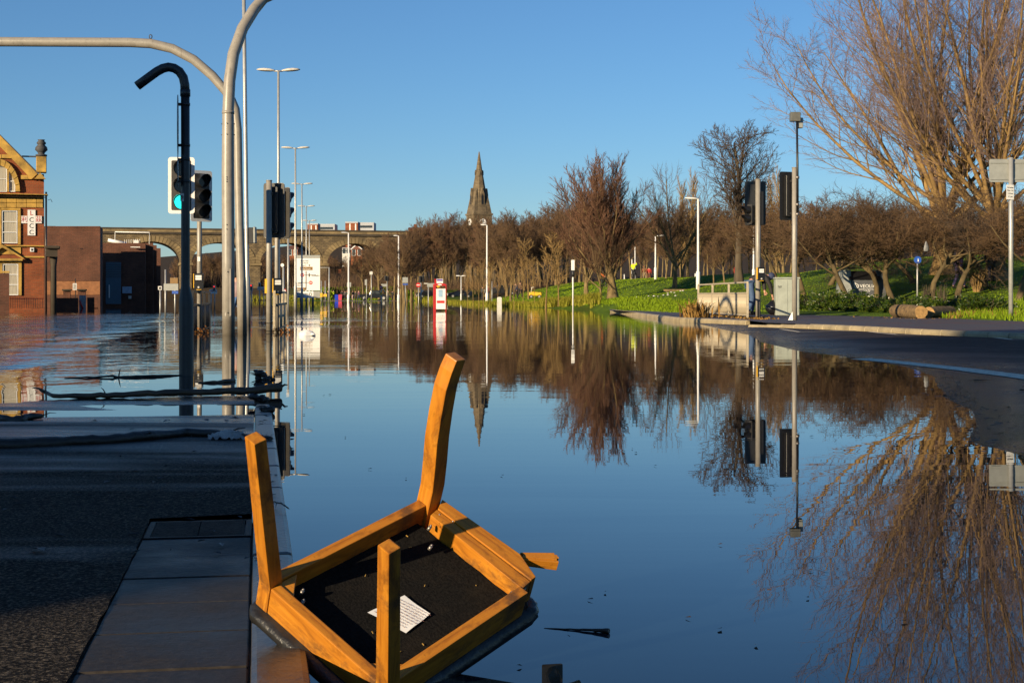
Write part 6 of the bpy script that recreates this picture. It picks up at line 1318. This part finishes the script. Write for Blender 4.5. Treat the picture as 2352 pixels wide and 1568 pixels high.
def person(label,x,d,jac,tro,ps=STAND,rot=0.0,k=1.0,z=None,hair=m_hair,group=None,subs=1,shorts=False,sleeves=True,fingers=False):
    X_=WX(x,d); z0=th(X_,d) if z is None else z; r=thing('person',label,'person',(X_,d,z0),rot,group); r.scale=(k,k,k)
    J=ps; key=id(ps)
    def sk(nm,chain,mat):
        ck=(key,nm,subs,shorts,sleeves,mat.name)
        if ck not in pcache:
            names=[];vs=[];rad=[];ed=[]
            for path_ in chain:
                prev=None
                for j,rd in path_:
                    if j not in names: names.append(j); vs.append(J[j] if isinstance(j,str) else j); rad.append(rd)
                    i=names.index(j)
                    if prev is not None and prev!=i: ed.append((prev,i))
                    prev=i
            pcache[ck]=skin_mesh(nm,vs,ed,rad,mat,subs)
        return mesh_obj(nm,pcache[ck],r)
    sk('body',[[('pel',.11),('sp',.10),('ch',.11),('nk',.055),('hd',.095),('tp',.075)],[('ch',.11),('sl',.05),('el',.040),('wl',.030),('hl',.034)],[('ch',.11),('sr',.05),('er',.040),('wr',.030),('hr',.034)],[('pel',.11),('pl',.085),('kl',.055),('al',.038),('tl',.03)],[('pel',.11),('pr',.085),('kr',.055),('ar',.038),('tr',.03)]],m_skin)
    am=[('wl',.046)] if sleeves else []
    sk('jacket',[[('pel',(.165,.135)),('sp',(.165,.135)),('ch',(.165,.135))],[('ch',.14),('sl',.085),('el',.066)]+([('wl',.05)] if sleeves else []),[('ch',.14),('sr',.085),('er',.066)]+([('wr',.05)] if sleeves else [])],cmat(jac))
    lo=[('al',.06)]; 
    sk('shorts' if shorts else 'trousers',[[('pel',.135),('pl',.112),('kl',.082)]+([] if shorts else [('al',.062)]),[('pel',.135),('pr',.112),('kr',.082)]+([] if shorts else [('ar',.062)])],cmat(tro))
    if not shorts:
        for s in 'lr': 
            a,t_=Vector(J['a'+s]),Vector(J['t'+s]); mb=MB(); mb.ball((a+t_)/2+Vector((0,0,-.01)),.10,8,6,sq=(.55 if abs((t_-a).y)>abs((t_-a).x) else 1.35,1.35 if abs((t_-a).y)>abs((t_-a).x) else .55,.5)); mb.build('shoe',m_rubber,r)
    h,tp=Vector(J['hd']),Vector(J['tp']); back=Vector((0,.03,.02)) if ps is not BEND else Vector((.02,0,.06))
    mb=MB(); mb.ball(h.lerp(tp,.45)+back,.112,10,7,sq=(.95,1.0,.98)); mb.build('hair',hair,r)
    if fingers:
        for s in 'lr':
            hnd,wr_=Vector(J['h'+s]),Vector(J['w'+s]); dv=(hnd-wr_).normalized(); sd=dv.cross(Vector((0,1,0))).normalized(); mb=MB()
            for q in range(4): b=hnd+sd*(.018*(q-1.5)); mb.tube([b,b+dv*.04,b+dv*.065+Vector((-.015,0,.0))],[.010,.009,.006],6)
            b=hnd-dv*.03+sd*.035; mb.tube([b,b+dv*.03+sd*.02,b+dv*.06+sd*.015],[.011,.010,.007],6); mb.build('fingers',m_skin,r)
    return r
BLK,NVY,DGR,BRN=(.015,.015,.017),(.02,.03,.07),(.05,.05,.05),(.10,.055,.03)
bm_=person('person in dark jacket and blue jeans bending down to a black bag',1724,53.2,(.02,.017,.015),(.055,.10,.20),BEND,0,1.26,z=.13,subs=2,fingers=True,hair=mk('navy_cap',(.03,.04,.09),.8))
mb=MB(); rings=[]; bx=P(1774,707,52.2)
for i in range(9):
    a=math.pi*i/8; R_=.23*max(math.sin(a),.06)*(1 if i<6 else .8); rings.append([(bx.x+R_*math.cos(b)*(1+.13*math.sin(3*b+i)),bx.y+R_*math.sin(b)*(1+.1*math.sin(5*b+2*i)),.135+.25*(1-math.cos(a))*(1+.05*math.sin(4*b+i))) for b in [j*.3307 for j in range(19)]])
mb.loft(rings,sm=True); tag(mb.build('refuse_bag',mk('shiny_black_bag',(.010,.010,.012),.22,0,.3,20,1.0,14)),'shiny black refuse bag under the hand of the bending person','bag')
d=D(744); person('wading person in mauve top and blue shorts between the mast poles',541,d,(.30,.20,.20),(.05,.12,.28),WALK,2.6,1.0,z=-.22,shorts=True,sleeves=False,subs=2)
person('person in a purple hooded coat walking behind the hedge',2203,68,(.07,.04,.17),(.05,.04,.12),WALK,1.9,1.0)
person('person in a dark checked jacket walking behind the hedge',2277,70,(.03,.04,.07),(.02,.025,.05),WALK,2.9,1.05)
yc=person('cyclist in a bright yellow jacket standing astride a bike on the lawn',1455,140,(.62,.75,.01),BLK,ARMSUP,2.7,1.0,hair=m_dark)
person('person in a red hat and brown coat walking on the lawn',1480,165,(.20,.07,.03),(.35,.25,.17),WALK,2.9,1.0,hair=m_red); person('person in a red jacket walking beside the red hat on the lawn',1491,165,(.38,.03,.02),(.14,.05,.03),STAND,2.9,.95)
person('person in a bright red coat behind the guard rail',1691,100,(.55,.015,.012),BLK,STAND,1.0,1.0)
person('person with an orange top behind the round tree trunk',1385,128,(.60,.14,.02),BLK,STAND,0,.8); person('person in black by the round tree trunk',1394,126,BLK,BLK,STAND,.5,1.0)
person('person in dark clothes on the lawn crest beside another walker',1184,150,NVY,BLK,WALK,2.5,1.0); person('person in brown walking behind a dark-clad one on the lawn crest',1194.5,152,BRN,BLK,WALK,2.4,1.0)
dc_=person('person in black holding a bicycle beside the parked car',1063,205,BLK,BLK,STAND,1.6,1.0)
for x,y,lb,ja,tr in ((1108,670,'small figure in grey by the saplings',DGR,BLK),(1123,668,'small figure in dark red by the saplings',(.16,.03,.03),BLK)):
    person(lb,x,175,ja,tr,STAND,x,1.0)
CROWD=[(744,BLK,BLK,'person in black beside the yellow boxes on the far road'),(753.5,BLK,DGR,'person in black with dark trousers near the hi-vis worker'),(766.5,(.55,.7,.02),BLK,'worker in a hi-vis yellow jacket beside the blue bin'),(786,BLK,BLK,'person in black just right of the red bin'),(792.5,(.06,.05,.05),BLK,'person in charcoal between two others near the red bin'),(797.5,(.05,.07,.05),BRN,'person in dark green beside the pale sign back'),(810.5,BLK,(.50,.36,.34),'person in a black top and pale pink trousers'),(816.5,(.03,.03,.04),BLK,'person in dark grey right of the pink trousers'),(824,(.12,.05,.08),NVY,'person in maroon at the tail of the pickup'),(891,(.14,.11,.06),DGR,'person in a khaki coat in front of the pickup bonnet'),(901.5,BLK,BLK,'person in black right of the khaki coat'),(909,BRN,BLK,'child in brown near the lamp post'),(914.5,BLK,BLK,'person in black left of the orange rucksack'),(919.5,(.62,.09,.03),BLK,'person with a bright orange rucksack on the far road'),(925,(.03,.04,.06),NVY,'person in navy right of the orange rucksack')]
rr=random.Random(12)
for x,ja,tr,lb in CROWD:
    d=252+rr.uniform(-5,5); person(lb,x,d,ja,tr,[STAND,PHONE,WALK][int(x)%3],rr.uniform(0,6.2),(.66 if 'child' in lb else 1.0)*rr.uniform(.96,1.06),z=.06)
mb=MB(); X0,X1=WX(745,245),WX(955,245); mb.box(X0,X1,243,275,-.3,.055); tag(mb.build('far_road',m_foot),kind='structure',label='dry stretch of road by the crowd')
# bicycles
def bicycle(label,x,d,rot,z):
    r=thing('bicycle',label,'bicycle',(WX(x,d),d,z),rot); 
    for s in (-.52,.52):
        mb=MB(); mb.tube([(s+.33*math.cos(a),0,.34+.33*math.sin(a)) for a in [i*.3307 for i in range(20)]],.022,5); w=mb.build('wheel',m_rubber,r)
    mb=MB(); A,B_,C_,H_=Vector((-.52,0,.34)),Vector((-.05,0,.30)),Vector((-.15,0,.85)),Vector((.38,0,.85)); F_=Vector((.52,0,.34))
    for p,q in ((A,B_),(A,C_),(B_,C_),(B_,H_),(C_,H_),(H_,F_)): mb.tube([p,q],.02,5)
    mb.build('frame',m_dark,r); mb=MB(); mb.tube([H_+Vector((0,-.25,.12)),H_+Vector((0,.25,.12))],.018,5); mb.tube([H_,H_+Vector((0,0,.12))],.018,5); mb.build('handlebar',m_black,r)
    mb=MB(); mb.box(-.28,-.04,-.06,.06,.93,.98); mb.build('saddle',m_black,r); return r
bicycle('bicycle between the legs of the yellow-jacketed cyclist',1456.5,139.6,1.2,th(WX(1456,139.6),139.6)); bicycle('bicycle held by the person in black near the car',1067,203.5,.1,th(WX(1067,203.5),203.5))
# ------------------------------------------------------------------ vehicles
def vehicle(name,label,cat,x,d,rot,z,prof,glass,w,wheels,wr,mat,lamps=True,extra=None):
    r=thing(name,label,cat,(WX(x,d),d,z),rot); mb=MB(); mb.prism(prof,lambda a,b,q:(a,q,b),-w/2,w/2); mb.build('body',mat,r,bevel=.06,seg=2)
    for g in glass:
        for s in (-1,1): mb=MB(); mb.prism(g,lambda a,b,q:(a,q,b),s*(w/2+.004),s*(w/2+.012)); mb.build('side_window',m_glass,r)
    for a in wheels:
        for s in (-1,1):
            mb=MB(); mb.tube([(a,s*(w/2-.18),wr),(a,s*(w/2+.03),wr)],wr,18,sm=False); wh=mb.build('wheel',m_rubber,r); mb=MB(); mb.tube([(a,s*(w/2+.031),wr),(a,s*(w/2+.045),wr)],wr*.58,12,sm=False); mb.build('rim',m_galv,wh)
    xs_=[p[0] for p in prof]
    if lamps:
        for s in (-1,1):
            mb=MB(); mb.box(min(xs_)-.02,min(xs_)+.1,s*w*.36-.15,s*w*.36+.15,.66,.82); mb.build('headlight',m_offw,r)
        mb=MB(); mb.box(min(xs_)-.03,min(xs_)-.005,-.26,.26,.45,.56); mb.build('number_plate',m_white,r)
    return r
m_carblk=mk('black_car_paint',(.012,.013,.016),.18,0,.2,3); m_carblu=mk('dark_blue_car_paint',(.012,.018,.035),.15,0,.2,3)
pk=vehicle('pickup_truck','black pickup truck with its bonnet raised on the far road','pickup truck',860,258,math.pi*.985,.06,[(-2.6,.45),(2.65,.45),(2.65,1.05),(.75,1.08),(.45,1.72),(-.85,1.74),(-1.35,1.12),(-2.45,1.02),(-2.65,.8)],[[(.35,1.15),(.28,1.6),(-.2,1.62),(-.2,1.15)],[(-.28,1.15),(-.28,1.62),(-.8,1.62),(-1.15,1.15)]],1.85,(-1.75,1.65),.40,m_carblk)
mb=MB(); mb.obox((-1.75,0,1.62),(1.15,1.7,.06),Matrix.Rotation(-.9,3,'Y')); mb.build('bonnet',m_carblk,pk); mb=MB(); mb.box(2.66,2.70,-.26,.26,.62,.74); mb.build('rear_plate',m_yellow,pk)
vehicle('off_roader','boxy black off-roader parked left of the red shelter','car',984,262,.25,th(WX(984,262),262)-.2,[(-2.1,.5),(2.1,.5),(2.1,1.85),(-.85,1.88),(-1.15,1.2),(-2.1,1.12)],[[(-.9,1.25),(-.75,1.75),(.2,1.75),(.2,1.25)],[(.3,1.25),(.3,1.75),(1.7,1.75),(1.7,1.25)]],1.8,(-1.35,1.3),.40,m_carblk)
vehicle('hatchback_car','dark blue hatchback parked on the grass beyond the reeds','car',1056,250,.18,th(WX(1056,250),250)-.15,[(-2.0,.35),(2.0,.35),(2.05,.95),(1.7,1.3),(.9,1.48),(-.1,1.46),(-.95,1.0),(-1.95,.82),(-2.1,.6)],[[(-.7,1.0),(-.05,1.38),(.5,1.40),(.5,1.0)],[(.6,1.0),(.6,1.40),(1.3,1.32),(1.55,1.02)]],1.75,(-1.3,1.3),.32,m_carblu)
vehicle('grey_car','grey car roof behind the lawn crest','car',1150,185,.1,th(WX(1150,185),185),[(-2.0,.35),(2.0,.35),(2.05,.95),(1.5,1.35),(-.3,1.42),(-.95,1.0),(-2.05,.85)],[[(-.7,1.0),(-.2,1.34),(1.2,1.28),(1.5,1.0)]],1.7,(-1.3,1.3),.32,m_dark)
tr_=vehicle('yellow_machine','small yellow utility machine on the lawn crest','machine',1230,138,0,th(WX(1230,138),138),[(-.6,.25),(.55,.25),(.55,.55),(.1,.58),(-.2,.62),(-.6,.55)],[],.7,(-.4,.35),.17,m_yellow,lamps=False)
mb=MB(); mb.tube([(-.4,0,.55),(-.35,-.1,1.0),(-.1,-.2,1.05)],.05,6); mb.build('roll_bar',m_offw,tr_)
for x,mt,lb in ((773.5,mk('bin_blue',(.01,.04,.5),.4),'bright blue wheelie bin on the far road'),(781.5,mk('bin_pink',(.5,.06,.10),.4),'pinkish red wheelie bin beside the blue one')):
    r=thing('wheelie_bin',lb,'bin',(WX(x,252),252,.06)); mb=MB(); mb.loft([[(-.26,-.26,0),(.26,-.26,0),(.26,.26,0),(-.26,.26,0)],[(-.34,-.34,.95),(.34,-.34,.95),(.34,.34,.95),(-.34,.34,.95)]]); mb.build('body',mt,r); mb=MB(); mb.box(-.36,.36,-.36,.38,.955,1.03); mb.build('lid',mt,r,bevel=.02)
    for s in (-1,1): mb=MB(); mb.tube([(s*.3,.3,.1),(s*.36,.3,.1)],.1,10); mb.build('wheel',m_rubber,r)
# ------------------------------------------------------------------ waste container, logs and park bits
d=66.0; z0=max(th(WX(1985,d),d)-.12,.10); vc=thing('waste_container','dark grey waste container lettered VEOLIA behind the hawthorn trunks','container',(WX(1985,d),d,z0)); L_=Vector(vc.location)
m_ves=mk('container_grey',(.085,.088,.095),.45,0,.25,4); q=lambda x,y:(WX(x,d)-L_.x,WZ(y,d)-z0)
a,b=q(1958,643),q(2016,700); mb=MB(); mb.box(a[0],b[0],-.0,1.6,0.0,a[1]); mb.build('body',m_ves,vc,bevel=.015)
for s,(x0,x1) in ((-1,(1936,1957)),(1,(2017,2036))):
    p0,p1=q(x0,620),q(x1,700); mb=MB(); xo,xi=(p0[0],p1[0]) if s<0 else (p1[0],p0[0]); mb.loft([[(xo-s*.05,.02,.0),(xi,.02,.0),(xi,1.5,.0),(xo-s*.05,1.5,.0)],[(xo,.02,.62),(xi,.02,.62),(xi,1.5,.62),(xo,1.5,.62)],[(xo-s*.12,.25,p0[1]),(xi,.25,p0[1]),(xi,1.4,p0[1]),(xo-s*.12,1.4,p0[1])]]); mb.build('side_pocket',m_signback if s<0 else m_ves,vc)
a,b=q(1952,622),q(2024,642); mb=MB(); mb.loft([[(a[0],-.06,b[1]),(b[0],-.06,b[1]),(b[0],1.55,b[1]),(a[0],1.55,b[1])],[(a[0]+.06,.55,a[1]),(b[0]-.06,.55,a[1]),(b[0]-.06,1.5,a[1]),(a[0]+.06,1.5,a[1])]]); mb.build('hood',m_black,vc)
mb=MB(); a,b=q(1948,614),q(2008,617); mb.box(a[0],b[0],.5,.56,b[1],a[1]); mb.box(a[0],a[0]+.05,.5,.56,q(0,632)[1],b[1]-.002); mb.build('top_frame',m_dark,vc)
for tx,x,y,sz in (('VEOLIA',1990,660.5,11),('ENVIRONMENTAL',1990,666,4.2),('SERVICES',1990,670,4.2),('0845 6060 460',1990,680.5,7)):
    me=text_mesh(tx,sz*d/FP,m_white); o=mesh_obj('lettering',me,vc); p=q(x,y); o.rotation_euler=(math.pi/2,0,0); o.location=(p[0]+(.06 if tx=='VEOLIA' else 0),-.012,p[1])
p=q(1971,657); mb=MB(); mb.tube([(p[0]+.085*math.cos(k*.3927)-.06,-.012,p[1]+.085*math.sin(k*.3927)) for k in range(17)],.018,5); mb.ball((p[0]-.06,-.014,p[1]-.01),.035,8,5,sq=(1,.3,1)); mb.build('logo_ring',m_white,vc)
p0,p1=q(1961,649),q(1966,654); mb=MB(); mb.box(p0[0],p1[0],-.012,-.003,p1[1],p0[1]); mb.build('sticker',m_offw,vc)
m_logend=mk('sawn_log_end',(.34,.20,.07),.8,0,.4,12,.4,30); m_logbark=mk('log_bark',(.19,.12,.05),.9,0,.6,9,1.0,22,stretch=(.35,1,1),c2=(.06,.04,.02))
def log(label,p0,p1,r0,r1,seed):
    rr=random.Random(seed); r=thing('cut_log',label,'log',tuple(p0)); n=10; pts=[Vector(p0).lerp(Vector(p1),i/n) for i in range(n+1)]; ax=(Vector(p1)-Vector(p0)).normalized(); u=ax.cross(Vector((0,0,1))).normalized(); w=u.cross(ax); rings=[]
    for i,p in enumerate(pts):
        R_=r0+(r1-r0)*i/n; rings.append([p+(u*math.cos(a)+w*math.sin(a))*R_*(1+.05*math.sin(3*a+seed+i*.4)+rr.gauss(0,.02)) for a in [j*.2856 for j in range(22)]])
    mb=MB(); mb.loft(rings,sm=True,caps=False); mb.build('bark',m_logbark,r,world=True)
    for ring,s in ((rings[0],-1),(rings[-1],1)):
        c=sum((Vector(q_) for q_ in ring),Vector())/22; mb=MB(); mb.add([c+ax*s*.012]+[c+(Vector(q_)-c)*.96+ax*s*.006 for q_ in ring]+[Vector(q_) for q_ in ring],[(0,i+1,(i+1)%22+1) for i in range(22)]+[(i+1,i+23,(i+1)%22+23,(i+1)%22+1) for i in range(22)]); mb.build('sawn_end',m_logend,r,world=True)
d=44.6; log('short thick sawn log with its pale end showing, on the footway',(WX(2058,47.0),47.0,.13+.20),(WX(2116,d),d,.13+.185),.215,.195,1)
log('second sawn log lying across behind the first on the footway',(WX(2134,45.3),45.3,.13+.17),(WX(2182,46.6),46.6,.13+.175),.17,.19,2)
p=P(2127,566,62.5); mb=MB(); rings=[[(p.x+R_*math.cos(b)*(1+.2*math.sin(3*b+i)),p.y+R_*.6*math.sin(b),p.z+zz) for b in [j*.5236 for j in range(12)]] for i,(zz,R_) in enumerate(((.22,.02),(.14,.05),(0,.10),(-.14,.11),(-.2,.08)))]
mb.loft(rings,sm=True,caps=False); tag(mb.build('snagged_bag',mk('grey_plastic_film',(.20,.20,.20),.4,0,.5,12)),'pale plastic bag snagged in the hawthorn branches','bag')
d=100; z0=th(WX(1560,d),d); r=thing('timber_bench','low timber beam bench on the lawn near the white lamp','bench',(WX(1560,d),d,z0)); mb=MB(); mb.box(-1.05,1.05,-.15,.15,.22,.36); mb.build('beam',m_bark,r,bevel=.02)
for s in (-.8,.6): mb=MB(); mb.box(s-.12,s+.12,-.14,.14,-.05,.218); mb.build('leg',m_barkd,r)
for x,yt,d,lb in ((1428,630,160,'white goal pole left of its twin behind the lawn'),(1434,630,161,'white goal pole close to its left twin behind the lawn'),(1451.5,596,170,'tall white pole behind the yellow-jacketed cyclist'),(1458.6,567,170,'tallest white pole behind the yellow-jacketed cyclist')):
    z0=th(WX(x,d),d); mb=MB(); mb.tube([(0,0,-.3),(0,0,.25),(0,0,.3),(0,0,WZ(yt,d)-z0)],[.11,.11,.065,.055],8); o=mb.build('goal_pole',m_white); o.location=(WX(x,d),d,z0); tag(o,lb,'pole')
d=118; z0=th(WX(1597,d),d); r=thing('lifebuoy_post','slim white post with a yellow box behind the guard rail lamp','post',(WX(1597,d),d,z0)); mb=MB(); mb.tube([(0,0,-.2),(0,0,WZ(628,d)-z0)],.05,8); mb.build('shaft',m_white,r); mb=MB(); p=WZ(641,d)-z0; mb.box(-.12,.12,-.09,.07,p-.1,p+.1); mb.build('box',m_yellow,r,bevel=.02)
mb=MB(); rr=random.Random(6)
for i in range(26):
    x=rr.uniform(1440,1600); d=rr.uniform(78,100); X_=WX(x,d); z0=th(X_,d); s=rr.uniform(.025,.06); mb.ball((X_,d,z0+s*.4),s,6,4,sq=(1.3,1,.6))
tag(mb.build('scattered_litter',m_offw),'scattered pale flood litter on the lawn edge','litter',kind='stuff')
